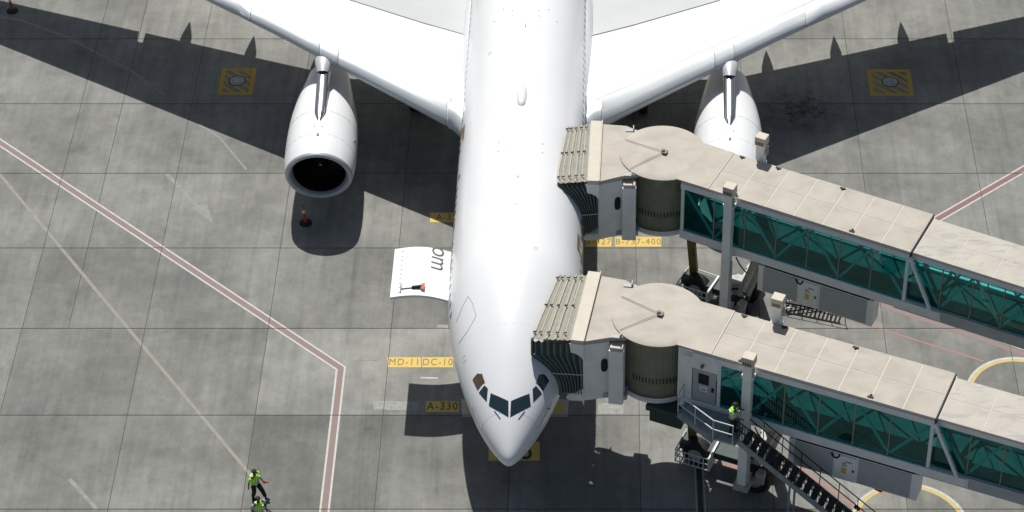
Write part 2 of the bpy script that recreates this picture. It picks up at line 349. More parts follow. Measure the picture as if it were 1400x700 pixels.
import bmesh
def cut_joints(o):
    bm = bmesh.new(); bm.from_mesh(o.data); xs = [v.co.x+o.location.x for v in bm.verts]; ys = [v.co.y+o.location.y for v in bm.verts]
    lines = [((X0+k*SX, 0), (1, 0), .012) for k in range(-4, 11) if min(xs) < X0+k*SX < max(xs)]+[((0, Y0+k*SY), (0, 1), .019) for k in range(-5, 8) if min(ys) < Y0+k*SY < max(ys)]
    if not lines: bm.free(); return
    for (px, py), (nx, ny), g in lines:
        for sg in (-1, 1):
            bmesh.ops.bisect_plane(bm, geom=bm.verts[:]+bm.edges[:]+bm.faces[:], plane_co=(px+nx*g*sg-o.location.x, py+ny*g*sg-o.location.y, 0), plane_no=(nx, ny, 0))
        kill = [f for f in bm.faces if abs((f.calc_center_median().x+o.location.x-px)*nx+(f.calc_center_median().y+o.location.y-py)*ny) < g]
        bmesh.ops.delete(bm, geom=kill, context='FACES')
    bm.to_mesh(o.data); bm.free()
for o in list(apron.children):
    n_ = o.name.split('.')[0]
    if n_.endswith(('_line', '_marking', '_circle', 'lettering', '_border', '_stripe', 'arrow_head')): cut_joints(o)

# ------------------------------------------------------------------ airliner
AX, AY = -3.46, 66.3
PL = thing('airliner', 'white wide-body airliner nose-on with its right forward cargo door open', 'aircraft', (AX, AY, 0))
PL.rotation_euler = (0, R(.5), R(-.35))
PLM = Matrix.Translation((AX, AY, 0)) @ PL.rotation_euler.to_matrix().to_4x4(); PLI = PLM.inverted()
NOSE = .153          # nose tip, metres aft of the frame origin
PROF = [(11, 2.82, 7.77, 2.13), (41, 2.82, 7.77, 2.13), (45, 2.70, 7.75, 2.55), (50, 2.15, 7.6, 3.6), (55, 1.35, 7.3, 4.9), (58, .6, 6.9, 5.8), (58.8, .2, 6.6, 6.2)]
def prof(d):
    d = max(NOSE+.001, min(58.8, d))
    if d < 11:
        bl = 1+.45*math.exp(-(d-NOSE)/.16)          # blunt radome tip
        e = lambda L, p, q: bl*(1-(1-min(1, (d-NOSE)/L))**p)**q
        return [2.82*e(9.37, 1.863, .731), 4.213+3.557*e(9.03, 1.505, .744), 4.213-2.083*e(9.27, 1.54, .58)]
    for i in range(len(PROF)-1):
        if PROF[i][0] <= d <= PROF[i+1][0]: break
    P = [PROF[max(0, i-1)], PROF[i], PROF[i+1], PROF[min(len(PROF)-1, i+2)]]
    h = P[2][0]-P[1][0]; t = (d-P[1][0])/h; out = []
    for k in (1, 2, 3):
        def sl_(a, b): return (b[k]-a[k])/(b[0]-a[0]) if b[0] > a[0] else 0
        s0, s1, s2 = sl_(P[0], P[1]), sl_(P[1], P[2]), sl_(P[2], P[3])
        def lim(a, b): return 0 if a*b <= 0 else 2*a*b/(a+b)
        m0 = lim(s0, s1) if i > 0 else s1; m1 = lim(s1, s2) if i < len(PROF)-2 else s1
        out.append((2*t**3-3*t*t+1)*P[1][k]+(t**3-2*t*t+t)*h*m0+(-2*t**3+3*t*t)*P[2][k]+(t**3-t*t)*h*m1)
    return out
def fus(d, ang, off=0.0):
    """point on the fuselage skin: ang from the crown, positive to local +x"""
    w, zt, zb = prof(d); zc = (zt+zb)/2; hz = (zt-zb)/2
    return Vector(((w+off)*math.sin(ang), d, zc+(hz+off)*math.cos(ang)))
ds = [NOSE+x for x in (.0005, .01, .03, .06, .11, .18, .28, .40, .55, .7)]+[1+.25*i for i in range(40)]+[11+1.5*i for i in range(21)]+[43, 45, 47.5, 50, 52.5, 55, 57, 58, 58.8]
fm = MB(); fm.grid([[fus(d, 2*math.pi*j/72) for j in range(72)] for d in ds], True)
fuselage = fm.build('fuselage', 'plane', PL, True, 80)
bvh = BVHTree.FromPolygons(fm.v, fm.f)
LC = PLI @ CAMP
def on_fus(x, y, off=.01):
    d = (PLI.to_3x3() @ (G(x, y, 0)-CAMP)).normalized(); h = bvh.ray_cast(LC, d)
    return (h[0]+h[1]*off*(1 if h[1].dot(d) < 0 else -1)) if h[0] else None
def patch(name, m, px, mirror=False, off=.012, n=5, parent=fuselage):
    """panel following the skin; corners were read off the photograph, then snapped to the surface"""
    P = [on_fus(x, y, 0) for x, y in px]
    if len(P) == 5: P5 = P; quads = [(P[0], P[1], P[2], P[4]), (P[4], P[2], P[3], P[3])]
    else: quads = [tuple(P)]
    q = MB()
    for A, B, Cc, D in quads:
        rows = []
        for i in range(n+1):
            row = []
            for j in range(n+1):
                u, v = i/n, j/n; p = A.lerp(B, v).lerp(D.lerp(Cc, v), u); h = bvh.find_nearest(p); nn = h[1]
                if nn.dot(p-Vector((0, p.y+1, 5))) < 0: nn = -nn
                pt = h[0]+nn*off
                if mirror: pt.x = -pt.x
                row.append(pt)
            rows.append(row[::-1] if mirror else row)
        q.grid(rows)
    return q.build(name, m, parent, True)
def mround(px):   # mirrored copy uses the same local shape on the other side
    return px
WS = ('windscreen', [(671, 537.6), (695.2, 548.4), (695.2, 570.6), (668.5, 554.8)])
S1 = ('side_window', [(662.8, 526.8), (667.2, 531.4), (665.6, 549.6), (654.8, 537)])
S2 = ('side_window', [(652.8, 510.8), (659.4, 511.3), (662.8, 522.6), (653.2, 534), (646.2, 519.2)])
for nm, px in (WS, S1, S2):
    patch(nm, 'cockpit' if px is not S2[1] else 'cockpit_brown', px); patch(nm, 'cockpit', px, True)
def skin_line(name, px, r=.012, m='seam', mirror=False, sub=6):
    pts = []
    for (ax, ay), (bx, by) in zip(px, px[1:]):
        for k in range(sub): t = k/sub; pts.append(on_fus(ax+(bx-ax)*t, ay+(by-ay)*t, .0))
    pts.append(on_fus(*px[-1], .0)); pts = [p for p in pts if p]
    if mirror: pts = [Vector((-p.x, p.y, p.z)) for p in pts]
    return MB().path(pts, r, 5).build(name, m, fuselage)
skin_line('door_seam', [(624, 440), (634, 416), (640, 405), (646, 414), (651, 432), (640, 452), (627, 470)], .014)
skin_line('wiper', [(676, 562), (684, 573)], .02, 'black'); skin_line('wiper', [(676, 562), (684, 573)], .02, 'black', True)
skin_line('nose_marking', [(642, 548), (650, 567), (659, 586)], .016, 'seam'); skin_line('nose_marking', [(642, 548), (650, 567), (659, 586)], .016, 'seam', True)
for d in (1.75,):
    MB().path([fus(d, R(a), -.004) for a in range(-130, 131, 10)], .009, 5).build('radome_seam', 'seam', fuselage)
for d in (5.3, 10.6, 15.2, 19.9, 24.6, 29.2):
    MB().path([fus(d, R(a), -.009) for a in range(-110, 111, 8)], .012, 5).build('skin_seam', 'wing_grey', fuselage)
for d, a, w, h in ((3.1, -38, .16, .10), (3.1, 38, .16, .10), (4.6, -62, .3, .22), (9.2, 18, .14, .12), (23.2, -34, .16, .14)):
    q = [fus(d+u*h, R(a)+v*w/2.8, .006) for u, v in ((-.5, -.5), (.5, -.5), (.5, .5), (-.5, .5), (-.5, -.5))]
    MB().path(q, .005, 4).build('access_hatch', 'seam', fuselage)
for sgn in (-1, 1):
    p = fus(2.6, sgn*R(74), .0); MB().tube(p, p+Vector((sgn*.12, -.02, 0)), .02, 6).tube(p+Vector((sgn*.12, .02, 0)), p+Vector((sgn*.12, -.22, 0)), .014, 6).build('pitot_probe', 'metal', fuselage)
# satcom dome and aerials along the crown
dm = MB(); rows = []
for i in range(13):
    t = i/12; y = 18.6+1.7*t; w = .24*math.sin(math.pi*min(1, max(0, t)))**.35 if 0 < t < 1 else .01
    rows.append([(w*math.cos(a), y, 7.74+.20*(w/.24)*math.sin(a)) for a in (math.pi*k/10 for k in range(11))])
dm.grid(rows).build('satcom_dome', 'plane', fuselage, True)
for d, s, m in ((13.6, .16, 'seam'), (11.8, .10, 'plane'), (28.6, .22, 'black'), (24.6, .2, 'plane')):
    b = MB(); b.add([(-.02, d, 7.74), (.02, d, 7.74), (.02, d+s, 7.74), (-.02, d+s, 7.74), (-.012, d+s*.5, 7.74+s), (.012, d+s*.5, 7.74+s), (.012, d+s*.95, 7.74+s), (-.012, d+s*.95, 7.74+s)], [(0, 1, 5, 4), (1, 2, 6, 5), (2, 3, 7, 6), (3, 0, 4, 7), (4, 5, 6, 7)])
    b.build('aerial', m, fuselage)
dot = MB().lathe([(0, .035), (.012, .03), (.012, .001)], 8, 'z'); dmesh = dot.mesh('drain_dot', 'seam')
for d, xs in ((25.6, (-1.45, -.62, .62, 1.45)), (26.3, (-1.05, 1.05)), (26.0, (-.6, .6)), (15.6, (-.9, -.55, 1.0)), (16.2, (-.9, 1.0))):
    for x in xs:
        o = bpy.data.objects.new('skin_fitting', dmesh); C.objects.link(o); o.parent = fuselage; a = math.asin(x/2.82); o.location = fus(d, a, .0); o.rotation_euler = (0, a, 0)
# cabin windows on both sides
wm = MB(); wm.add([(.0, .115*math.cos(t), .165*math.sin(t)) for t in (2*math.pi*k/10 for k in range(10))], [tuple(range(10))]); wmesh = wm.mesh('cabin_window', 'window')
for sgn in (-1, 1):
    d = 7.4
    while d < 46:
        if not (15.8 < d < 17.6 or 31 < d < 32.2):
            a = math.acos((5.62-4.95)/2.82); p = fus(d, sgn*a, .008); o = bpy.data.objects.new('cabin_window', wmesh); C.objects.link(o)
            o.parent = fuselage; o.location = p; o.rotation_euler = (0, -(math.pi/2-a)*(1) if sgn > 0 else (math.pi/2-a), 0)
        d += .533
# gold titles wrapped round both flanks (they only show at a grazing angle)
def wrap_text(txt, size, d0, ang0, sgn, m, name='titles', shear=.2, grow=1.0):
    me = text_mesh(txt, size, 0, 1.05, shear, .02)
    import bmesh
    bm = bmesh.new(); bm.from_mesh(me); bmesh.ops.triangulate(bm, faces=bm.faces)
    bmesh.ops.subdivide_edges(bm, edges=[e for e in bm.edges if e.calc_length() > .25], cuts=2); bmesh.ops.triangulate(bm, faces=bm.faces)
    for v in bm.verts:
        d = d0 + (-1 if sgn < 0 else 1)*v.co.x; a = ang0-v.co.y/2.82
        v.co = fus(d, sgn*a, .012)
    bm.to_mesh(me); bm.free(); me.materials.append(M[m]); o = bpy.data.objects.new(name, me); C.objects.link(o); o.parent = fuselage; return o
wrap_text('Emirates', 2.6, 15.2, R(86), 1, 'gold'); wrap_text('Emirates', 2.6, 15.2, R(86), -1, 'gold')

# open cargo door
cd = MB(); prt = []
c0, c1 = PLI @ G(540, 341, 4.95), PLI @ G(533, 407, 4.95); oy0, oy1 = c1.y, c0.y; ox = (c0.x+c1.x)/2; hx = -2.72
sec = []
for i in range(13):
    t = i/12; x = hx+(ox-hx)*t; z = 4.74+.18*t+.23*math.sin(math.pi*t); sec.append((x, z))
rows = []
for x, z in sec: rows.append([(x-.0, oy0+(oy1-oy0)*k/6, z) for k in range(7)])
low = [[(p[0], p[1], p[2]-.13) for p in r] for r in rows]
cd.grid([r[::-1] for r in rows]); cd.grid(low)
for A, B in ((rows[0], low[0]), (rows[-1], low[-1])): cd.grid([A, B])
cd.grid([[r[0] for r in rows], [r[0] for r in low]]); cd.grid([[r[-1] for r in rows], [r[-1] for r in low]])
door = cd.build('cargo_door', 'plane', PL, True, 40)
def door_z(x):
    t = (x-hx)/(ox-hx); return 4.74+.18*t+.23*math.sin(math.pi*max(0, min(1, t)))
me = text_mesh('om', 1.25, 0, .95, .15, -.005)
for v in me.vertices:
    x, y = v.co.x, v.co.y; X = -3.32+y*.9; Y = (oy0+oy1)/2+.95-x*.95; v.co = (X, Y, door_z(X)+.012)
me.materials.append(M['text_dark']); o = bpy.data.objects.new('lettering', me); C.objects.link(o); o.parent = door
for k in range(10):
    x = ox+.38; y = oy0+.25+(oy1-oy0-.5)*k/9
    MB().box((x-.05, y-.02, door_z(x)-.005), (x+.05, y+.02, door_z(x)+.012)).build('latch', 'seam', door)
x = ox+.45; y = oy0+.42; z = door_z(x)
MB().bar((x-.02, y-.22, z+.03), (x-.02, y+.30, z+.03), .045).bar((x, y, z+.03), (x+.45, y+.02, z+.08), .04).build('door_handle', 'metal', door)
MB().tube((x+.45, y+.02, z+.10), (x+.85, y+.05, z+.14), .07, 8).build('handle_grip', 'black', door)
hm = MB(); hm.add([(x+.82, y-.1, z+.15), (x+1.0, y-.16, z+.17), (x+1.0, y+.26, z+.17), (x+.82, y+.18, z+.15)], [(0, 1, 2, 3)]); hm.build('red_tag', 'red', door)
# dark cargo opening on the flank below the door
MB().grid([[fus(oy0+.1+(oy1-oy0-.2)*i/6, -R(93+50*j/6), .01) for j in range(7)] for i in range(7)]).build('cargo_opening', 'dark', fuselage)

# wing: airfoil lofts
def foil(n=14):
    up, lo = [], []
    for i in range(n+1):
        x = (1-math.cos(math.pi*i/n))/2; t = 5*.115*(.2969*math.sqrt(x)-.126*x-.3516*x*x+.2843*x**3-.1036*x**4); cb = .018*math.sin(math.pi*x)
        up.append((x, cb+t)); lo.append((x, cb-t))
    return up, lo
UP, LO = foil()
def le(t): return (19.62+.675*t, 3.66+.112*t) if t < 12 else (27.72+.65*(t-12), 5.004+.088*(t-12))
def te(t): return 33.2+.11*(t-2.2) if t < 9.5 else 34.0+(t-9.5)*(42.1-34.0)/(29-9.5)
def thk(t): return 1.05 if t <= 2.8 else (.92 if t >= 5 else 1.05-.13*(t-2.8)/2.2)
def section(t, s, notch=0, frac0=0.0, frac1=1.0):
    a, z = le(t); b = te(t)-notch; ch = b-a; tw = R(-1.5+.1*t)*0
    pts = [(x, zz) for x, zz in UP[::-1] if frac0 <= x <= frac1]+[(x, zz) for x, zz in LO[1:] if frac0 <= x <= frac1]
    thick = thk(t)
    return [(s*t, a+x*ch, z+zz*ch*thick-x*ch*.012) for x, zz in pts]
FLAP = [11.4, 14.9, 18.4]
for s in (-1, 1):
    wroot = []
    w = MB(); stations = [(1.6, 0), (2.8, 0), (5, 0), (9.5, 0), (13, 0), (17, 0), (20.6, 0), (20.64, .85), (20.92, .85), (20.96, 0), (25, 0), (29, 0)]
    rows = [section(t, s, nn) for t, nn in stations]
    if s < 0: rows = rows[::-1]
    w.grid(rows, True); w.add(section(29, s), [tuple(range(len(section(29, s))))])
    wing = w.build('wing', 'plane', PL, True, 50)
    # slats: drawn a little proud of the leading edge, in sections with gaps
    segs = ((3.60, 8.88), (8.92, 9.81), (9.85, 13.31), (13.35, 18.5), (18.54, 23.5), (23.54, 28.6))
    for a, b in segs:
        q = MB(); rr = []
        for k in range(7):
            t = a+(b-a)*k/6; d, z = le(t); ch = te(t)-d; L = 1.2-.014*t; r0 = []
            for x, zz in [p for p in UP[::-1] if p[0]*ch <= L+.3]+[p for p in LO[1:] if p[0]*ch <= L*.6]:
                thick = thk(t)
                r0.append((s*t, d+x*ch-.05, z+zz*ch*thick-x*ch*.012+(.03 if zz > 0 else -.02)))
            rr.append(r0)
        mlen = min(len(r) for r in rr); rr = [r[:mlen] for r in rr]
        if s < 0: rr = rr[::-1]
        q.grid(rr); sl2 = q.build('slat', 'slat', wing, True, 60)
    def top(t, d):
        a, z = le(t); ch = te(t)-a; x = max(0, min(1, (d-a)/ch)); th = 5*.115*(.2969*math.sqrt(x)-.126*x-.3516*x*x+.2843*x**3-.1036*x**4)
        return Vector((s*t, d, z+(.018*math.sin(math.pi*x)+th)*ch*thk(t)-x*ch*.012))
    # grey inboard flap area behind a seam
    g = MB(); rr = []
    for k in range(9):
        t = 2.7+(9.3-2.7)*k/8; d0 = 28.1+.40*(t-2.7)
        rr.append([top(t, d0+(te(t)-.4-d0)*j/8)+Vector((0, 0, .03)) for j in range(9)])
    if s < 0: rr = rr[::-1]
    g.grid(rr).build('flap_panel', 'wing_grey', wing, True)
    MB().path([top(2.7+6.6*k/16, 28.08+.40*6.6*k/16)+Vector((0, 0, .02)) for k in range(17)], .014, 5).build('wing_seam', 'seam', wing)
    for t in (3.62, 8.9, 9.83, 13.33):
        MB().path([top(t, le(t)[0]+.0+.02*k*k)+Vector((0, 0, .032)) for k in range(0, 9)], .013, 5).build('slat_seam', 'seam', wing)
    MB().path([top(3.3+.2*k, le(3.3+.2*k)[0]+1.40-.012*.2*k)+Vector((0, 0, .02)) for k in range(0, 120)], .011, 4).build('slat_seam', 'wing_grey', wing)
    # wing root fairing
    q = MB(); rr = []
    for i in range(13):
        u = i/12; d = 20.6+16.5*u; bul = math.sin(math.pi*min(1, u*1.02))**.6 if u < .98 else .05
        rr.append([(s*(2.3+.92*bul*max(0, math.sin(v))**.55), d, 1.9+3.55*(1-math.cos(v))/2) for v in [math.pi*k/10 for k in range(11)]])
    rr = [[(p[0], p[1], p[2]) for p in r] for r in rr]
    if s > 0: rr = rr[::-1]
    q.grid(rr).build('wing_root_fairing', 'plane', PL, True, 70)
    # glove where the leading edge meets the body
    q = MB(); rr = []
    for k in range(8):
        u = k/7; t = 2.5+1.05*u; d = le(3.55)[0]-.05-(1-u)**1.6*1.6-.642*(1-u)*1.05*0; ch = 3.2
        rr.append([(s*t, d+x*ch*1.0, le(t)[1]+zz*ch*(3.0-.55*(1-u))-.0) for x, zz in [p for p in UP[::-1] if p[0] < .45]+[p for p in LO[1:] if p[0] < .45]])
    if s < 0: rr = rr[::-1]
    q.grid(rr).build('root_glove', 'slat', PL, True, 70)
    for t in FLAP:                                   # flap track fairings
        a = te(t); z = le(t)[1]-.35; pr = [(-3.0, .02), (-2.6, .18), (-1.8, .30), (-.8, .32), (.2, .29), (.9, .17), (1.45, .05), (1.6, .01)]
        fl = MB().lathe(pr, 12, 'y', (s*t, a, z)); fl.build('flap_track_fairing', 'plane', wing, True)
    q = MB(); q.add([(s*29, 39.5, 6.5), (s*29, 42.0, 6.5), (s*29.9, 43.0, 8.8), (s*29.9, 41.9, 8.8), (s*29.08, 39.5, 6.5), (s*29.08, 42.0, 6.5), (s*29.95, 43.0, 8.8), (s*29.95, 41.9, 8.8)], [(0, 1, 2, 3), (7, 6, 5, 4), (0, 3, 7, 4), (1, 5, 6, 2), (3, 2, 6, 7), (0, 4, 5, 1)])
    q.build('winglet', 'plane', wing)

    # engine
    EX, ED, EZ = s*9.47, 20.22, 2.32
    tilt = R(5)
    e = bpy.data.objects.new('engine', MB().lathe([(.10, 1.55), (.35, 1.60), (.9, 1.65), (1.6, 1.665), (2.4, 1.66), (3.3, 1.63), (4.2, 1.56), (5.1, 1.44), (6.0, 1.28), (6.8, 1.13), (7.5, 1.0), (7.52, .86), (6.0, .8)], 48).mesh('engine', 'plane', True, 50))
    C.objects.link(e); e.parent = PL; e.location = (EX, ED, EZ); e.rotation_euler = (-R(0.5), 0, R(1.5)*s*-1)
    for v in e.data.vertices:                         # drooped inlet face
        if v.co.y < 1.2: v.co.y += (v.co.z)*-.19*(1-v.co.y/1.2)
    lipm = MB().lathe([(.12, 1.545), (.03, 1.52), (-.03, 1.47), (-.05, 1.42), (-.02, 1.35), (.08, 1.30), (.30, 1.25), (.5, 1.235)], 48)
    for v in lipm.v: v.y += v.z*-.19*(1-max(0, v.y)/1.2)
    lipm.build('inlet_lip', 'lip', e, True, 60)
    MB().lathe([(.45, 1.238), (1.2, 1.22), (1.5, 1.25)], 48).build('inlet_duct', 'fan', e, True)
    MB().lathe([(1.42, 1.25), (1.43, .02)], 32).build('duct_back', 'dark', e)
    fb = MB()
    for k in range(26):
        a = 2*math.pi*k/26; c, sn = math.cos(a), math.sin(a); tx, tz = -sn, c
        fb.add([(.34*c-.03*tx, 1.12, .34*sn-.03*tz), (.34*c+.06*tx, 1.35, .34*sn+.06*tz), (1.22*c+.17*tx, 1.40, 1.22*sn+.17*tz), (1.22*c-.07*tx, 1.15, 1.22*sn-.07*tz)], [(0, 1, 2, 3)])
    fb.build('fan', 'fan_blade', e)
    MB().lathe([(.72, .01), (.78, .07), (.95, .2), (1.15, .31), (1.4, .36)], 20).build('spinner', 'fan', e, True)
    sw = MB().tube((.0, .76, .14), (.10, .77, .08), .02, 6); sw.build('spinner_mark', 'white', e)
    # cowl seams
    for y, r in ((2.9, 1.648), (1.15, 1.658)):
        MB().path([((r)*math.cos(R(a)), y, (r)*math.sin(R(a))) for a in range(0, 361, 12)], .008, 4).build('cowl_seam', 'wing_grey', e)
    MB().box((-.055, .95, 1.655), (.055, 1.12, 1.685)).build('cowl_vent', 'metal', e)
    MB().box((1.50, 1.9, .45), (1.60, 2.1, .62)).build('cowl_vent', 'metal', e)
    MB().box((-.20*1, 1.62, 1.655), (-.17, 1.70, 1.69)).build('cowl_fastener', 'metal', e); MB().box((.17, 1.62, 1.655), (.20, 1.70, 1.69)).build('cowl_fastener', 'metal', e)
    # pylon: slim polished fairing rising from the cowl to the wing
    q = MB(); rr = []
    for k in range(12):
        u = k/11; y = 1.85+4.6*u; hw = .265*min(1, (u*5)**.7+.05); zt = 1.63+.10*math.sin(min(1, u*4)*math.pi/2)+.85*u**1.3; zb = .9
        rr.append([(-hw, y, zb), (-hw, y, zt-.12), (-hw*.7, y, zt-.03), (0, y, zt), (hw*.7, y, zt-.03), (hw, y, zt-.12), (hw, y, zb)])
    q.grid(rr[::-1]).build('pylon', 'polished', e, True, 70)
    q = MB(); rr = []
    for k in range(9):
        u = k/8; y = 5.25+.95*u; hw = .32+.12*math.sin(u*math.pi/2); z = 2.2+.16*u+.08*math.sin(u*math.pi)
        rr.append([(-hw*math.cos(a), y-.25*math.sin(a)*(1-u), z+.30*math.sin(a)-.1) for a in (math.pi*j/10-.3 for j in range(12))])
    q.grid(rr[::-1]).build('pylon_cap', 'slat', e, True, 70)

# tail surfaces (behind the frame)
q = MB(); q.add([(-.2, 46.5, 7.4), (.2, 46.5, 7.4), (.2, 55.5, 7.2), (-.2, 55.5, 7.2), (-.08, 54.2, 16.8), (.08, 54.2, 16.8), (.08, 57.6, 16.8), (-.08, 57.6, 16.8)], [(0, 4, 5, 1), (1, 5, 6, 2), (2, 6, 7, 3), (3, 7, 4, 0), (4, 7, 6, 5)])
q.build('tail_fin', 'plane', PL)
for s in (-1, 1):
    q = MB(); q.add([(s*.8, 50.5, 6.3), (s*.8, 55.5, 6.3), (s*9.7, 57.6, 7.2), (s*9.7, 55.8, 7.2), (s*.8, 51, 5.9), (s*.8, 55.4, 6.2), (s*9.7, 57.5, 7.1), (s*9.7, 55.9, 7.1)], [(0, 1, 2, 3), (7, 6, 5, 4), (0, 3, 7, 4), (2, 1, 5, 6), (3, 2, 6, 7)])
    q.build('tailplane', 'plane', PL)
def gear(x, y, n, r, zt):
    st = MB().tube((x, y, r), (x, y, zt), .12, 10).build('landing_gear', 'machine', PL, True)
    for i in (-1, 1):
        for k in range(n):
            yy = y+(k-(n-1)/2)*2.1*r*1.05
            MB().lathe([(-.2, r*.5), (-.2, r*.9), (-.12, r), (.12, r), (.2, r*.9), (.2, r*.5)], 20, 'y').mesh
            t = MB()
            for q2 in [MB().lathe([(-.2, r*.5), (-.2, r*.9), (-.12, r), (.12, r), (.2, r*.9), (.2, r*.5)], 20, 'y')]:
                t.v = [Vector((x+i*.35+v.y, yy+v.x, r+v.z)) for v in q2.v]; t.f = q2.f
            t.build('tyre', 'rubber', st, True)
gear(0, 6.7, 1, .52, 2.6); gear(-5.3, 29.2, 2, .68, 3.6); gear(5.3, 29.2, 2, .68, 3.6)

# ------------------------------------------------------------------ boarding bridges
def world_fus_hit(p, d):
    h = bvh.ray_cast(PLI @ Vector(p), PLI.to_3x3() @ Vector(d)); return h[3] if h[0] else None
def pane_mb(x0, x1, y, z0, z1):
    q = MB(); q.add([(x0, y, z0), (x1, y, z0), (x1, y, z1), (x0, y, z1)], [(0, 1, 2, 3)]); return q
def bridge(label, cx, cy, e_ang, a_ang, post_u, box_u, svc_door, RT=7.45):
    root = thing('boarding_bridge', label, 'jet bridge', (cx, cy, 0), R(e_ang), 'passenger boarding bridges docked to the airliner')
    rel = R(a_ang-e_ang); ca, sa = math.cos(rel), math.sin(rel)
    def cab(p, q, z): return Vector((p*ca+q*sa, p*sa-q*ca, z))           # p towards the aircraft, q to the far side
    HW = 1.38; U0, U1, U2 = 1.5, 11.95, 27.0; ZB = RT-3.2; ZF = ZB+.32
    # --- outer tunnel
    tun = MB().box((U0+.0, -HW+.03, RT-.14), (U1, HW-.03, RT-.002)).build('tunnel_roof', 'seam_light', root)
    n = 7; L = (U1-2.75)/n
    pm = MB().prism([(.03, .025), (L-.03, .025), (L-.03, HW-.025), (.03, HW-.025)], -.001, .008).mesh('roof_panel', 'beige')
    for i in range(n):
        for k in (0, 1):
            o = bpy.data.objects.new('roof_panel', pm); C.objects.link(o); o.parent = tun; o.location = (2.75+i*L, -HW if k == 0 else 0, RT)
    MB().prism([(1.28, -HW), (2.70, -HW), (2.70, HW), (1.28, HW)], RT-.02, RT+.038).build('roof_panel', 'beige', tun)
    MB().box((2.705, -HW, RT-.01), (2.765, HW, RT+.036)).build('roof_joint', 'seam_light', tun)
    MB().box((U1, -HW, RT-.3), (U1+.05, HW, RT-.01)).build('roof_end_trim', 'black', tun)
    for x, y in ((4.9, 1.28), (4.0, -1.25), (7.9, 1.25), (9.3, -1.2), (3.2, 1.28)):
        MB().tube((x, y-.07*(1 if y > 0 else -1), RT+.0), (x, y-.07*(1 if y > 0 else -1), RT+.07), .055, 8).box((x-.12, y-.06, RT), (x+.12, y+.03, RT+.04)).build('lifting_lug', 'black', tun)
    MB().box((U0, -HW+.05, ZB+.20), (U1+1.4, HW-.05, ZF)).build('tunnel_floor', 'floor', root)
    for s in (-1, 1):
        y = s*HW
        MB().box((U0, min(y, y-s*.10), RT-.42), (U1, max(y, y-s*.10), RT-.14)).build('top_rail', 'beam', root)
        MB().box((U0, min(y, y-s*.14), ZB), (U1+1.5, max(y, y-s*.14), ZB+.48)).box((U0, min(y+s*.06, y), ZB+.42), (U1+1.5, max(y+s*.06, y), ZB+.50)).build('floor_beam', 'beam', root, bevel=.012)
        g0 = 3.15 if (svc_door and s < 0) else U0+.1
        us = [g0]; sp = 1.45
        u = g0+ (1.5 if not (svc_door and s < 0) else 1.3)
        while u < U1-.7: us.append(u); u += sp
        us.append(U1-.06)
        for k, u in enumerate(us):
            if k in (0, len(us)-1): MB().box((u-.07, min(y, y-s*.12), ZB+.48), (u+.07, max(y, y-s*.12), RT-.42)).build('mullion', 'beam', root)
            else: MB().box((u-.025, min(y, y-s*.05), ZB+.48), (u+.025, max(y, y-s*.05), RT-.42)).build('mullion', 'mullion', root)
        for k in range(len(us)-1):
            pane_mb(us[k]+.03, us[k+1]-.03, y-s*.04, ZB+.48, RT-.42).build('pane', 'teal', root)
            a, b = (us[k], us[k+1]) if k % 2 else (us[k+1], us[k])
            MB().bar((a, y-s*.16, ZB+.5), (b, y-s*.16, RT-.45), .10, .07, (0, 1, 0)).build('truss_brace', 'truss', root)
        MB().box((U0+.1, y-s*.22-.02, ZF+.0), (U1, y-s*.22+.02, ZF+.1)).build('kick_rail', 'truss', root)
        MB().bar((U1+.02, y, RT-.25), (U1+1.15, y, ZB+.45), .13, .12, (0, 1, 0)).build('end_brace', 'beam', root)
        MB().box((U1+1.25, y-.12*s-.02, ZB-.1), (U1+1.6, y+.12, ZB+.42)).build('roller_box', 'beam', root, bevel=.015)
        # --- inner tunnel
        yi = s*1.2
        MB().box((U1-.5, min(yi, yi-s*.1), RT-.48), (U2, max(yi, yi-s*.1), RT-.22)).build('inner_top_rail', 'beam', root)
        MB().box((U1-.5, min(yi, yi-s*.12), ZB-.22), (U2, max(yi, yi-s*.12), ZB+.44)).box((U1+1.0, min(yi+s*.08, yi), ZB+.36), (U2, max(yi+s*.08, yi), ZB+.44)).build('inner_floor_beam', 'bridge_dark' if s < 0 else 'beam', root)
        u = U1+.1; k = 0
        while u < U2-1:
            v = min(u+1.35, U2)
            pane_mb(u+.02, v-.02, yi-s*.04, ZB+.48, RT-.48).build('pane', 'teal', root)
            MB().box((v-.025, min(yi, yi-s*.05), ZB+.44), (v+.025, max(yi, yi-s*.05), RT-.48)).build('mullion', 'mullion', root)
            a, b = (u, v) if k % 2 else (v, u)
            MB().bar((a, yi-s*.14, ZB+.45), (b, yi-s*.14, RT-.5), .10, .07, (0, 1, 0)).build('truss_brace', 'truss', root)
            u = v; k += 1
    inn = MB().box((U1-.5, -1.22, RT-.22), (U2, 1.22, RT-.10)).build('inner_tunnel_roof', 'seam_light', root)
    L2 = 1.72; pm2 = MB().prism([(.02, .015), (L2-.02, .015), (L2-.02, 1.205), (.02, 1.205)], -.0, .008).mesh('roof_panel', 'beige_stain')
    for i in range(8):
        for k in (0, 1):
            o = bpy.data.objects.new('roof_panel', pm2); C.objects.link(o); o.parent = inn; o.location = (U1+.1+i*L2, -1.22 if k == 0 else .01, RT-.10)
    MB().box((U1-.4, -1.1, ZB+.0), (U2, 1.1, ZB+.22)).build('inner_tunnel_floor', 'floor', root)
    MB().box((U2, -1.3, 0), (U2+1.6, 1.3, RT)).build('terminal_pier', 'bridge', root)
    # interior lights hint: ceiling strip
    MB().box((U0+.5, -.08, RT-.22), (U1-.5, .08, RT-.16)).build('ceiling_strip', 'white', root)
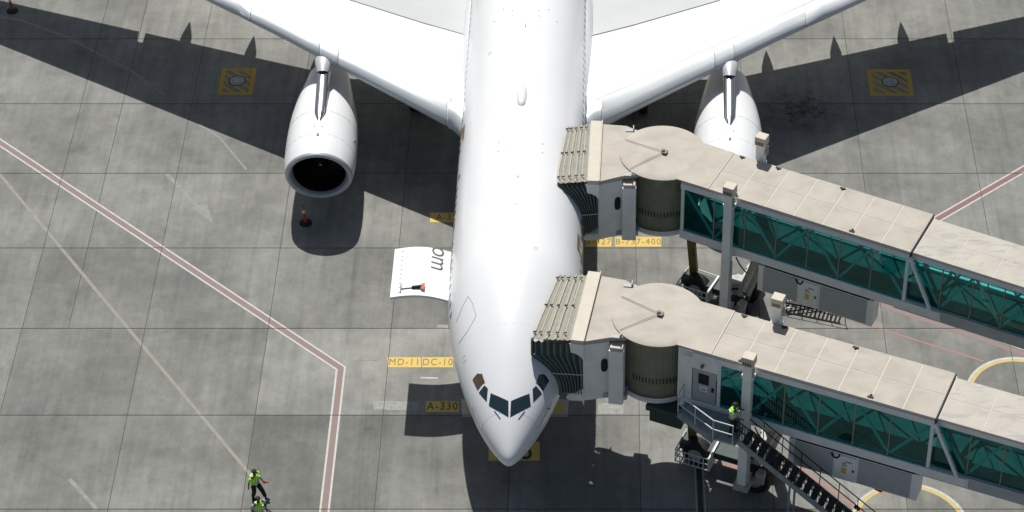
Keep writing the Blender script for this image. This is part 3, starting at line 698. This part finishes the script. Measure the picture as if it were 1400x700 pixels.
    # --- rotunda
    MB().lathe([(ZB-.12, 1.62), (ZB-.12, 1.70), (ZB+.06, 1.72), (ZB+.06, 1.56)], 48, 'z').build('rotunda_base', 'beam', root, True, 40)
    MB().lathe([(ZB-.10, .01), (ZB-.10, 1.66)], 40, 'z').build('rotunda_floor', 'bridge_dark', root)
    MB().lathe([(ZB+.10, 1.74), (ZB+.14, 1.76), (ZB+.18, 1.74)], 48, 'z').build('rotunda_rail', 'beam', root, True)
    rot = MB(); rows = []
    for i in range(241):
        a = 2*math.pi*i/240; r = 1.60+(.012 if i % 3 < 2 else -.0); rows.append([(r*math.cos(a), r*math.sin(a), ZB), (r*math.cos(a), r*math.sin(a), RT-.05)])
    rot.grid(rows).build('rotunda_wall', 'curtain', root)
    wall = root.children[-1] if 0 else None
    sm = MB().box((-.022, -.008, -.14), (.022, .008, .14)).mesh('vent_slit', 'slit')
    for k in range(16):
        a = R(-90-e_ang-38+k*5.0); o = bpy.data.objects.new('vent_slit', sm); C.objects.link(o); o.parent = root
        o.location = (1.625*math.cos(a), 1.625*math.sin(a), ZB+1.02); o.rotation_euler = (0, 0, a+math.pi/2)
    can = MB().lathe([(RT-.06, 1.86), (RT+.02, 1.90), (RT+.026, 1.89), (RT+.030, 1.5), (RT+.033, .8), (RT+.035, .01)], 56, 'z').build('canopy', 'beige', root, True, 40)
    for dq in (-1, 1):
        q0 = 1.0*dq-.2; p0 = cab(math.sqrt(max(.1, 1.84**2-q0*q0)), q0, RT+.075)
        MB().tube((0.05, 0, RT+.10), p0, .012, 5).build('stay_cable', 'metal', can)
    MB().tube((0, 0, RT+.09), (0, 0, RT+.2), .08, 8).box((-.02, -.14, RT+.09), (.2, .1, RT+.14)).build('pivot_cap', 'metal', can)
    # --- cab
    H0, H1 = 2.72, 3.22
    pts = [cab(*p, 0) for p in ((H0, 2.0), (1.62, 1.9), (1.2, 1.62), (.6, 1.2), (.6, -1.2), (1.15, -1.50), (1.75, -1.62), (H0, -2.02))]
    MB().prism([(p.x, p.y) for p in pts][::-1], RT-.22, RT-.03).build('cab_roof', 'beige', root, bevel=.02)
    mloc = Matrix(((ca, sa, 0, 0), (sa, -ca, 0, 0), (0, 0, 1, 0), (0, 0, 0, 1)))
    MB().box((H0, -2.12, RT-.12), (H1, 2.08, RT+.09), mloc).build('hood', 'hood', root, bevel=.02)
    MB().box((H0-.04, -2.13, RT+.0), (H0, 2.09, RT+.13), mloc).build('hood_flange', 'hood', root)
    MB().box((1.0, -1.75, ZB-.05), (H1-.1, 1.8, ZB+.2), mloc).build('cab_floor', 'bridge_dark', root)
    for sq in (-1, 1):
        y0 = -2.02 if sq < 0 else 1.98; y1 = -1.66 if sq < 0 else 1.66
        a, b = cab(H0+.02, y0, 0), cab(1.72, y1, 0)
        def wallseg(a, b, z0, z1, th, name, m):
            d = (b-a); nrm = Vector((-d.y, d.x, 0)).normalized()*th
            MB().prism([(a.x, a.y), (b.x, b.y), (b.x+nrm.x, b.y+nrm.y), (a.x+nrm.x, a.y+nrm.y)], z0, z1).build(name, m, root)
        wallseg(a, b, ZB-.1, RT-.22, .06*(-sq), 'cab_wall', 'bridge')
        # dark rounded window
        d = (b-a); o_ = d.normalized(); nn = Vector((-o_.y, o_.x, 0))*(.02)*(sq)
        c = a.lerp(b, .80)+nn; q = MB(); vs = []
        for k in range(16):
            t = 2*math.pi*k/16; cx2 = .14*abs(math.cos(t))**.6*math.copysign(1, math.cos(t)); cz = .36*abs(math.sin(t))**.7*math.copysign(1, math.sin(t))
            vs.append((c.x+o_.x*cx2, c.y+o_.y*cx2, ZB+1.75+cz))
        q.add(vs, [tuple(range(16))]); q.build('cab_window', 'dark', root)
        yo = -1.98 if sq < 0 else 1.42
        pl = MB(); base = [(1.12, yo), (1.72, yo), (1.72, yo+.56), (1.12, yo+.56)]
        P = [cab(p, q_, 0) for p, q_ in base]; pl.prism([(p.x, p.y) for p in P][::-1], ZB-.15, RT-.42)
        P2 = [cab(p, q_, 0) for p, q_ in ((1.16, yo+.06), (1.68, yo+.06), (1.68, yo+.54), (1.16, yo+.54))]
        pl.build('cab_pillar', 'bridge', root, bevel=.03)
        MB().prism([(p.x, p.y) for p in P2][::-1], RT-.42, RT-.28).build('pillar_cap', 'hood', root, bevel=.02)
        c = cab(1.45, yo+.40 if sq < 0 else yo+.15, RT-.03)
        MB().box((1.30, (yo+.36 if sq < 0 else yo+.05), RT-.04), (1.34, (yo+.60 if sq < 0 else yo+.30), RT+.16), mloc).box((1.30, (yo+.36 if sq < 0 else yo+.05), RT-.03), (1.66, (yo+.52 if sq < 0 else yo+.2), RT+.01), mloc).build('roof_bracket', 'louvre', root)
        # side plates of the docking end
        ys = -2.10 if sq < 0 else 2.02
        for shape in ([(H0-.02, ZB-.32), (H0+.06, ZB-.05), (H1+.05, ZB-.10), (H1+.22, ZB+.02), (H1+.12, ZB+.28), (H0+.35, ZB+.36), (H0+.1, ZB+.58), (H0-.02, ZB+.62)],
                      [(H0-.02, RT-1.0), (H0+.12, RT-.78), (H0+.30, RT-.66), (H1+.0, RT-.62), (H1+.06, RT-.14), (H0-.02, RT-.14)]):
            q = MB(); V = [cab(p, ys, z) for p, z in shape]+[cab(p, ys+.06, z) for p, z in shape]; m_ = len(shape)
            q.add(V, [tuple(range(m_)), tuple(range(m_, 2*m_))[::-1]]+[(i, (i+1) % m_, m_+(i+1) % m_, m_+i) for i in range(m_)]); q.build('docking_plate', 'bridge', root)
    # --- bellows: pleated fabric fitted to the fuselage
    wa = Vector((math.cos(R(a_ang)), math.sin(R(a_ang)), 0)); wq = Vector((math.sin(R(a_ang)), -math.cos(R(a_ang)), 0)); wc = Vector((cx, cy, 0))
    def reach(q, z):
        h = world_fus_hit(wc+wa*2.2+wq*q+Vector((0, 0, z)), wa)
        lim = 4.42-(q+.3)*.085
        if a_ang < 175: lim = 4.62-(q+.3)*.10
        return min(lim, (2.2+h-.03) if h else lim)
    prof_ = []
    NQ = 10
    for k in range(9): prof_.append(('f', -2.12+.10*(k/8), ZB+.35+(RT-.22-ZB-.35)*k/8))
    for k in range(NQ+1): prof_.append(('t', -2.02+3.94*k/NQ, RT-.06+.05*math.sin(math.pi*k/NQ)))
    for k in range(9): prof_.append(('b', 1.92+.10*(k/8), RT-.22-(RT-.22-ZB-.35)*k/8))
    def ringpt(kind, q, z, t, pleat):
        z2 = z-(t*.16 if kind == 't' else t*.10); p1 = reach(q, max(min(z2, 7.2), ZB+.4)); h0 = H0+.02 if kind != 't' else H1-.06; p = h0+(p1-h0)*t
        if kind == 't': return cab(p, q, z2+pleat)
        return cab(p, q+(pleat*1.4 if kind == 'b' else -pleat*1.4), z2)
    NR = 32
    for kind, nm, m in (('f', 'bellows_side', 'bellows'), ('t', 'bellows_top', 'bellows_top'), ('b', 'bellows_side', 'bellows')):
        rows = []; sel = [p for p in prof_ if p[0] == kind]
        for i in range(NR+1):
            t = i/NR; pleat = (.0, .035, .05, .035)[i % 4] if kind == 't' else (.0, .06, .10, .06)[i % 4]-.08
            rows.append([ringpt(kd, q, z, t, pleat) for kd, q, z in sel])
        MB().grid(rows).build(nm, m, root, kind == 't', 30)
    for t in (.22, .42, .64, .84, .99):
        MB().path([ringpt('t', q, z, t, .06) for kd, q, z in prof_ if kd == 't'], .035 if t < .98 else .05, 6).build('bellows_rib', 'bellows_rib', root, True)
        for q in (-1.75, 1.6, -.1):
            c = ringpt('t', q, RT+.0, t, .10); MB().tube(c-Vector((.06, 0, 0)), c+Vector((.06, .05, .03)), .035, 6).build('bellows_hook', 'metal', root)
    for k in range(8):
        t = (4*k+2)/32; MB().path([ringpt(kd, q, z, t, .03) for kd, q, z in prof_ if kd == 'f'], .018, 5).build('fold_highlight', 'bellows_line', root, True)  # paler tubes on the pleat ridges paint highlights onto the shaded side
    MB().path([ringpt(kd, q, z, 1.0, .05) for kd, q, z in prof_ if kd == 'f'], .05, 6).build('bellows_bumper', 'bellows', root)
    MB().path([ringpt('f', -2.12, ZB+1.55, t, .09) for t in (0, .25, .5, .75, 1)], .018, 5).build('bellows_cord', 'rail', root)
    MB().tube(ringpt('t', -2.02, RT, 1, .0)+Vector((0, 0, -.02)), ringpt('f', -2.0, RT-.9, 1, .0), .06, 6).build('corner_bumper', 'metal', root)
    # --- lift columns
    pu = post_u
    for s in (-1, 1):
        y = s*1.66; zt = RT+.42 if s < 0 else RT+.75
        MB().box((pu-.19, y-.17, 1.0), (pu+.19, y+.17, zt)).build('lift_column', 'bridge', root, bevel=.02)
        MB().box((pu-.25, y-.23, zt-.02), (pu+.25, y+.23, zt+.42)).build('column_head', 'hood', root, bevel=.03)
        for k in range(5): MB().box((pu-.16+k*.07, y-.245, zt+.04), (pu-.13+k*.07, y-.225, zt+.2)).build('head_vent', 'dark', root)
        MB().tube((pu+.24, y+.12*s, zt-.6), (pu+.24, y+.12*s, zt-.15), .05, 8).box((pu+.17, y-.1, zt-.5), (pu+.23, y+.1, zt-.3)).build('column_motor', 'machine', root)
        MB().box((pu-.25, y-.12, RT-.35), (pu+.25, y-s*.28 if s < 0 else y+.12, RT-.2) if s > 0 else (pu+.25, y+.28, RT-.2)).build('column_bracket', 'beam', root)
        MB().box((pu-.32, y-.26, .85), (pu+.32, y+.26, 1.15)).build('column_foot', 'machine', root, bevel=.02)
        MB().tube((pu+.26, y-.05, 1.2), (pu+.26, y-.05, ZB-.1), .045, 6).build('screw_jack', 'machine', root)
    MB().box((pu-.22, -1.7, .80), (pu+.22, 1.7, 1.22)).build('cross_beam', 'machine', root, bevel=.02)
    # bogie: two driven wheels under a slewing yoke, one inside a guard cage
    bx, by = pu-.2, .0
    MB().box((1.2, -.35, .62), (pu+.5, .35, .95)).build('bogie_frame', 'unit', root, bevel=.02)
    MB().tube((bx, by, .9), (bx, by, 1.6), .3, 14).build('slewing_bearing', 'machine', root, True)
    def wheel(x, y, r, w=.36):
        t = MB(); src = MB().lathe([(-w/2, r*.55), (-w/2, r*.88), (-w/2+.06, r), (w/2-.06, r), (w/2, r*.88), (w/2, r*.55)], 24, 'y')
        t.v = [Vector((x+v.x, y+v.y, r+v.z)) for v in src.v]; t.f = src.f; o = t.build('tyre', 'rubber', root, True)
        h = MB(); h2 = MB().lathe([(-w/2+.05, .02), (-w/2+.05, r*.55), (w/2-.05, r*.55), (w/2-.05, .02)], 18, 'y'); h.v = [Vector((x+v.x, y+v.y, r+v.z)) for v in h2.v]; h.f = h2.f; h.build('rim', 'machine', o, True)
    wheel(1.95, -.2, .60, .60); wheel(pu+.25, -.80, .66, .45); wheel(pu+.1, .55, .66, .45)
    cg = MB()
    x0, x1, y0, y1, zc = 1.2, 2.65, -.85, .45, 1.0
    for z in (.35, .68, zc): cg.path([(x0, y0, z), (x1, y0, z), (x1, y1, z), (x0, y1, z), (x0, y0, z)], .03, 5)
    for k in range(8):
        cg.tube((x0+(x1-x0)*k/7, y0, .35), (x0+(x1-x0)*k/7, y0, zc), .022, 5)
    for k in range(1, 5): cg.tube((x0, y0+(y1-y0)*k/5, .35), (x0, y0+(y1-y0)*k/5, zc), .022, 5)
    cg.build('wheel_guard', 'rail', root)
    MB().box((x1+.02, y0, .3), (x1+.08, y1, zc+.05)).build('guard_plate', 'beam', root)
    MB().bar((1.55, .25, 1.0), (1.75, -.75, ZB), .34, .26).build('olive_strut', 'olive', root)
    MB().bar((pu+.2, -.5, 1.1), (pu+1.15, -.9, ZB), .30, .22).bar((pu+.45, -.2, 1.1), (pu+1.3, .7, ZB), .26, .22).build('drive_leg', 'machine', root, bevel=.02)
    MB().box((pu+.35, -1.15, .75), (pu+.75, -.75, 1.3)).build('drive_motor', 'machine', root, bevel=.03); MB().box((pu-.35, .0, 1.2), (pu+.05, .5, 1.5)).build('drive_motor', 'machine', root, bevel=.03)
    hose = [(pu+.3+.55*math.sin(t)*.8, -1.2-.15*math.cos(t*2), ZB-.1-1.0*math.sin(t)) for t in (math.pi*k/10 for k in range(11))]
    MB().path(hose, .03, 6).build('cable_loop', 'black', root, True)
    MB().path([(pu+.2+.6*math.cos(t), -.9+.3*math.sin(t), 1.0+.65*math.sin(t)) for t in (math.pi*2*k/14 for k in range(15))], .045, 6).build('hose_ring', 'rubber', root, True)
    MB().tube((1.5, -.4, ZB-.1), (1.9, -.55, ZB-.9), .03, 6).tube((2.2, -.4, ZB-.1), (1.9, -.55, ZB-.9), .03, 6).build('cable_bundle', 'red', root)
    # --- service cabinets under the tunnel
    b0, b1 = box_u; y0, y1 = -1.3, -.55; z1 = ZB-.16; z0 = z1-1.45
    cabn = MB().box((b0, y0, z0), (b1, y1, z1)).build('service_cabinet', 'cab_frame', root, bevel=.015)
    mid = b0+(b1-b0)*.44; w = .45
    MB().box((b0+.26, y0-.03, z0+.08), (mid-w-.06, y0+.02, z1-.06)).build('louvre_panel', 'louvre', cabn)
    MB().box((mid+w+.10, y0-.03, z0+.08), (b1-.30, y0+.02, z1-.06)).build('louvre_panel', 'louvre', cabn)
    MB().box((mid-w, y0-.06, z0+.04), (mid+w, y0+.02, z1-.08)).build('cabinet_door', 'panel', cabn, bevel=.01)
    MB().box((mid-.12, y0-.07, z0+.42), (mid+.08, y0-.058, z0+.74)).build('warning_notice', 'notice_yellow', cabn)
    MB().box((mid-.12, y0-.07, z0+.86), (mid+.10, y0-.058, z0+.90)).box((mid+.02, y0-.07, z0+1.08), (mid+.30, y0-.058, z0+1.12)).box((mid-.10, y0-.07, z0+.96), (mid+.05, y0-.058, z0+1.0)).build('notice_text', 'text_dark', cabn)
    MB().box((mid+.33, y0-.09, z0+.62), (mid+.40, y0-.05, z0+.74)).build('door_lock', 'black', cabn)
    MB().path([(mid-w+.05+.16*math.cos(t), y0-.08, z1-.05-.22*math.sin(t)) for t in (math.pi*k/8 for k in range(9))], .035, 6).build('cabinet_cable', 'black', cabn, True)
    for k in range(6):
        u = b0+.4+(b1-b0-.8)*k/5; MB().box((u-.05, y0+.05, z1), (u+.05, y1-.05, ZB+.05)).build('cabinet_hanger', 'metal', root)
    MB().box((b0+.3, y0-.02, z1+.01), (b1-.2, y0+.06, z1+.06)).build('cable_tray', 'black', root)
    # dark unit slung under the rotunda
    if svc_door: MB().box((.35, -1.75, ZB-1.05), (1.75, -.7, ZB-.24)).build('underfloor_unit', 'unit', root, bevel=.05); MB().box((.2, -1.80, ZB-.45), (1.9, -.6, ZB-.16)).build('underfloor_duct', 'unit', root, bevel=.03)
    else: MB().box((2.3, -.6, ZB-.75), (3.3, .5, ZB-.02)).build('underfloor_unit', 'unit', root, bevel=.05)
    MB().tube((0, 0, ZB-.7), (0, 0, ZB-.1), .5, 20).build('rotunda_bearing', 'bridge_dark', root, True)
    if svc_door:
        yv = -HW
        MB().box((U0-.1, yv, ZB+.48), (2.0, yv+.08, RT-.05)).build('front_wall_panel', 'bridge', root)
        MB().box((2.0, yv-.0, RT-.95), (3.08, yv+.08, RT-.42)).build('door_header', 'bridge', root)
        dr = MB().box((2.04, yv+.02, ZB+.48), (3.02, yv+.07, RT-.97)).build('service_door', 'louvre', root)
        MB().box((2.28, yv+.0, RT-1.72), (2.72, yv+.03, RT-1.18)).build('door_window', 'dark', dr)
        MB().box((2.34, yv+.0, RT-2.12), (2.68, yv+.02, RT-1.82)).build('door_notice', 'white', dr)
        MB().box((2.41, yv-.006, RT-2.02), (2.61, yv-.001, RT-1.97)).build('notice_text', 'red', dr)
        MB().box((2.86, yv-.06, RT-1.98), (2.95, yv+.03, RT-1.80)).build('door_handle', 'black', dr)
        MB().tube((2.45, yv-.02, RT-.68), (2.45, yv-.14, RT-.68), .07, 10).build('door_lamp', 'metal', root)
        # landing with rails
        zd = ZB+.22
        deck = [(1.75, -1.40), (4.45, -1.40), (4.45, -2.85), (3.55, -2.85), (1.75, -2.05)]
        MB().prism(deck[::-1], zd-.10, zd).prism([(1.7, -1.9), (3.5, -2.75), (3.5, -2.95), (1.7, -2.12)], zd-.22, zd+.08).build('landing_deck', 'deck', root)
        rl = [(1.72, -1.45), (1.72, -2.10), (3.52, -2.92), (4.35, -2.92)]
        rm = MB()
        for z in (1.05, .55): rm.path([(x, y, zd+z) for x, y in rl], .028, 6)
        for x, y in rl+[(2.6, -2.50)]: rm.tube((x, y, zd), (x, y, zd+1.05), .022, 6)
        rm.build('landing_rail', 'rail', root)
        MB().bar((1.8, -1.5, zd-.1), (3.6, -1.3, zd-.6), .08).bar((3.6, -2.7, zd-.1), (3.0, -1.3, ZB-.1), .08).build('landing_bracket', 'beam', root)
        # stair parallel to the tunnel
        a = Vector((4.40, -2.10, zd)); run = 6.6; b = Vector((a.x+run, a.y, 0.15)); st = MB(); Wd = .85
        stair = MB()
        for s in (-1, 1): stair.bar(a+Vector((0, s*Wd/2, -.12)), b+Vector((0, s*Wd/2, -.12)), .05, .26, (0, 0, 1))
        str_ = stair.build('stair_stringer', 'deck', root)
        tm = MB().box((-.14, -Wd/2+.03, -.015), (.14, Wd/2-.03, .015)).mesh('stair_tread', 'stair_dark')
        for k in range(1, 20):
            o = bpy.data.objects.new('stair_tread', tm); C.objects.link(o); o.parent = str_; p = a.lerp(b, k/20); o.location = p
        hr = MB(); hb = MB()
        for s in (-1, 1):
            for z in (1.0, .55): (hb if s < 0 else hr).path([a+Vector((0, s*Wd/2, z)), b+Vector((0, s*Wd/2, z))], .026, 5)
            for k in range(0, 9):
                p = a.lerp(b, k/8)+Vector((0, s*Wd/2, 0)); (hb if s < 0 else hr).tube(p, p+Vector((0, 0, 1.0)), .022, 5)
        for k in range(64):
            p = a.lerp(b, k/63)+Vector((0, -Wd/2, .05)); hb.tube(p, p+Vector((0, 0, .90)), .016, 4)
        hr.build('stair_rail', 'black', root); hb.build('stair_rail', 'black', root)
        for k, s in ((.35, 1), (.62, 1), (.35, -1), (.62, -1)):
            p = a.lerp(b, k)+Vector((0, s*.38, -.1)); MB().tube(p, (p.x, p.y, .25), .05, 6).build('stair_leg', 'deck', root)
        lt = MB()
        for z in range(12): lt.bar((4.05, -1.95, .3+z*.3), (4.05, -1.55, .3+z*.3), .03)
        lt.bar((4.05, -1.95, .2), (4.05, -1.95, zd), .04).bar((4.05, -1.55, .2), (4.05, -1.55, zd), .04)
    return root
BA = bridge('upper beige boarding bridge with teal glass walls, ending beside the right-hand engine', 2.94, 82.02, -26.6, 178.0, 3.9, (5.25, 10.6), False)
BB = bridge('lower beige boarding bridge beside the cockpit, with grey service door and outside stairs', 2.54, 71.62, -22.8, 170.6, 4.45, (6.2, 11.6), True)

# black grating ramp lying behind the lower bridge
a, b = G(1068, 424), G(1146, 440); gr = thing('access_ramp', 'low black grating ramp with thin rails on the apron between the two bridges', 'ramp', a, math.atan2((b-a).y, (b-a).x)); L = (b-a).length
fr = MB().box((0, .1, .35), (L, .18, .45)).box((0, .95, .35), (L, 1.03, .45)).build('ramp_frame', 'black', gr)
sm = MB().box((-.04, 0, 0), (.04, .8, .03)).mesh('ramp_slat', 'black')
for k in range(14):
    o = bpy.data.objects.new('ramp_slat', sm); C.objects.link(o); o.parent = gr; o.location = (.1+k*(L-.2)/13, .17, .40)
rr = MB()
for z in (.5, .9): rr.path([(0.2, .05, z-.2), (L+.3, .05, z-.2)], .02, 5)
for k in range(5): rr.tube((.2+k*(L+.1)/4, .05, .0), (.2+k*(L+.1)/4, .05, .7), .02, 5)
rr.build('ramp_rail', 'black', gr); MB().bar((-.3, -.1, .3), (1.6, 1.1, .55), .07).bar((-.1, -.3, .2), (1.9, .9, .5), .05).build('ramp_brace', 'rail', gr)

# ------------------------------------------------------------------ marker posts
def post(label, p):
    t = thing('marker_post', label, 'marker post', p, 0, 'orange marker posts on the apron')
    MB().lathe([(0, .30), (.05, .29), (.10, .14), (.11, .01)], 18, 'z').build('base', 'rubber', t, True)
    MB().tube((0, 0, .1), (-.04, .02, .62), .075, 12, .07).tube((-.045, .022, .80), (-.06, .03, 1.02), .07, 12, .06).build('pole', 'orange', t, True)
    MB().tube((-.04, .02, .62), (-.045, .022, .80), .072, 12, .069).build('reflective_band', 'white', t, True)
post('orange marker post on a round black base in the shadow of the left engine', G(418, 305)); post('orange marker post on a round black base at the upper left corner of the apron', G(17, 15))

# ------------------------------------------------------------------ people
def skinned(name, verts, edges, m, parent, sub=1):
    me = bpy.data.meshes.new(name); me.from_pydata([v[0] for v in verts], edges, []); me.materials.append(M[m])
    o = bpy.data.objects.new(name, me); C.objects.link(o); o.parent = parent
    sk = o.modifiers.new('skin', 'SKIN'); sk.use_smooth_shade = True
    if not me.skin_vertices: me.attributes
    layer = me.skin_vertices[0].data
    for i, v in enumerate(verts): layer[i].radius = (v[1], v[1] if len(v) < 3 else v[2]); layer[i].use_root = (i == 0)
    s_ = o.modifiers.new('sub', 'SUBSURF'); s_.levels = sub; s_.render_levels = sub
    return o
def person(label, loc, rot, J, legs='trousers', hold=None, sleeve='hivis', group=None):
    """J: joint positions; x is to the person's left, -y is forwards"""
    t = thing('person', label, 'person', loc, rot, group)
    bpy.ops.object.select_all(action='DESELECT')
    V = []; E = []
    def v(p, r, r2=None): V.append((tuple(p), r, r2 or r)); return len(V)-1
    def e(a, b): E.append((a, b))
    pel = v((0, 0, .95), .13, .10); bel = v((J['chest'][0]*.5, J['chest'][1]*.5, 1.12), .12, .09); ch = v((J['chest'][0], J['chest'][1], 1.30), .12, .085)
    nk = v((J['head'][0]*.8, J['head'][1]*.7, 1.49), .055); hd = v((J['head'][0], J['head'][1], 1.60), .085, .09); tp = v((J['head'][0], J['head'][1], 1.70), .075, .085)
    e(pel, bel); e(bel, ch); e(ch, nk); e(nk, hd); e(hd, tp)
    ns = v((J['head'][0], J['head'][1]-.10, 1.61), .018); e(hd, ns)
    for s in (-1, 1):
        er = v((J['head'][0]+s*.085, J['head'][1], 1.62), .016); e(hd, er)
    def limb(start, pts, rad):
        prev = start; ids = []
        for p, r in zip(pts, rad): i = v(p, r); e(prev, i); prev = i; ids.append(i)
        return ids
    for s, k in ((-1, 'R'), (1, 'L')):
        kn, ft = J['knee'+k], J['foot'+k]
        limb(pel, [(s*.10, 0, .88), kn, ft, (ft[0], ft[1]-.12, ft[2]-.03)], [.09, .055, .035, .02])
        el, hn = Vector(J['elbow'+k]), Vector(J['hand'+k])
        d = (hn-el).normalized()
        ids = limb(ch, [(s*.20, J['chest'][1], 1.42), el, hn-d*.06, hn], [.062, .045, .033, .038])
        side = d.cross(Vector((0, 0, 1))); side = side.normalized() if side.length > .1 else Vector((1, 0, 0))
        for q in range(4):
            f0 = hn+d*.05+side*(q-1.5)*.02; ln = (.07, .08, .075, .06)[q]
            i0 = v(f0, .010); e(ids[-1], i0); i1 = v(f0+d*ln*.6+Vector((0, 0, -.01)), .009); e(i0, i1); i2 = v(f0+d*ln*.8+Vector((0, 0, -.035)), .008); e(i1, i2)
        th = v(hn+side*-.045*s+d*.02, .011); e(ids[-1], th)
    skinned('body', V, E, 'skin', t)
    # clothing shells
    cx_, cy_ = J['chest'][0], J['chest'][1]
    VV = [((0, 0, .90), .20, .16), ((cx_*.5, cy_*.5, 1.12), .205, .165), ((cx_, cy_, 1.32), .225, .17), ((cx_*.9, cy_*.9, 1.47), .15, .13), ((cx_-.17, cy_, 1.40), .13, .12), ((cx_+.17, cy_, 1.40), .13, .12)]
    EE = [(0, 1), (1, 2), (2, 3), (2, 4), (2, 5)]
    skinned('vest', VV, EE, 'hivis', t)
    for s, k in ((-1, 'R'), (1, 'L')):
        el = Vector(J['elbow'+k]); sh = Vector((s*.20, J['chest'][1], 1.42))
        skinned('sleeve', [(tuple(sh), .10, .10), (tuple(sh.lerp(el, .95)), .08, .08)], [(0, 1)], sleeve, t)
        MB().tube(Vector((s*.10, -.165, .95)), Vector((s*.10, -.185+cy_*.8, 1.36)), .03, 6).build('reflective_strip', 'reflective', t)
    MB().lathe([(0, .205), (.05, .207)], 16, 'z', (cx_*.4, cy_*.4, 1.02)).build('reflective_strip', 'reflective', t)
    bk = MB().box((-.10, .13+cy_*.7, 1.14), (.10, .19+cy_*.7, 1.34)); bk.build('back_panel', 'reflective', t, bevel=.02)
    for s, k in ((-1, 'R'), (1, 'L')):
        kn, ft = J['knee'+k], J['foot'+k]
        skinned('trouser_leg', [((s*.09, 0, .93), .135, .135), (kn, .10, .10), ((ft[0]*.97+kn[0]*.03, ft[1]*.95+kn[1]*.05, ft[2]+.05), .08, .08)], [(0, 1), (1, 2)], legs, t)
        skinned('shoe', [((ft[0], ft[1]+.06, ft[2]-.02), .08, .065), ((ft[0], ft[1]-.20, ft[2]-.03), .065, .055)], [(0, 1)], 'hair', t)
    hx_, hy_ = J['head'][0], J['head'][1]
    skinned('hair', [((hx_, hy_+.03, 1.62), .14, .125), ((hx_, hy_+.015, 1.72), .135, .14)], [(0, 1)], 'hair', t)
    if hold:
        p = Vector(J['handR' if hold == 'R' else 'handL']); MB().tube(p+Vector((0, .04, 0)), p+Vector((0, -.24, .03)), .035, 8).build('signal_wand', 'red', t)
    return t
GP = 'workers in yellow-green vests'
# walking to the right, one leg forward
w1 = G(350.5, 681.5)
person('worker in yellow-green vest and dark trousers striding right, upper of two', w1, R(62),
       dict(chest=(0, -.05), head=(0, -.09), kneeL=(.10, -.28, .54), footL=(.10, -.42, .14), kneeR=(-.10, -.02, .50), footR=(-.10, .10, .08),
            elbowL=(.26, -.06, 1.14), handL=(.20, -.30, 1.00), elbowR=(-.28, .06, 1.14), handR=(-.29, .08, .90)), hold='L', group=GP)
w2 = G(357, 719)
person('worker in a yellow-green vest cut off by the bottom edge, right behind the striding worker', w2, R(35),
       dict(chest=(0, -.03), head=(.0, -.05), kneeL=(.11, -.12, .50), footL=(.12, -.02, .08), kneeR=(-.11, -.02, .50), footR=(-.11, .12, .08),
            elbowL=(.30, .02, 1.16), handL=(.24, -.20, 1.02), elbowR=(-.30, .04, 1.14), handR=(-.26, -.18, 1.0)), legs='jeans', sleeve='cloth_blue', group=GP)
ww = BB.matrix_basis @ Vector((4.12, -2.35, 7.45-3.2+.22))
person('worker in a yellow-green vest standing at the top of the bridge staircase', ww, R(100),
       dict(chest=(0, -.05), head=(0, -.10), kneeL=(.10, -.14, .50), footL=(.10, -.10, .08), kneeR=(-.10, .0, .50), footR=(-.10, .12, .08),
            elbowL=(.27, -.12, 1.16), handL=(.22, -.42, 1.08), elbowR=(-.28, .0, 1.14), handR=(-.26, -.30, 1.02)), sleeve='cloth_blue', group=GP)
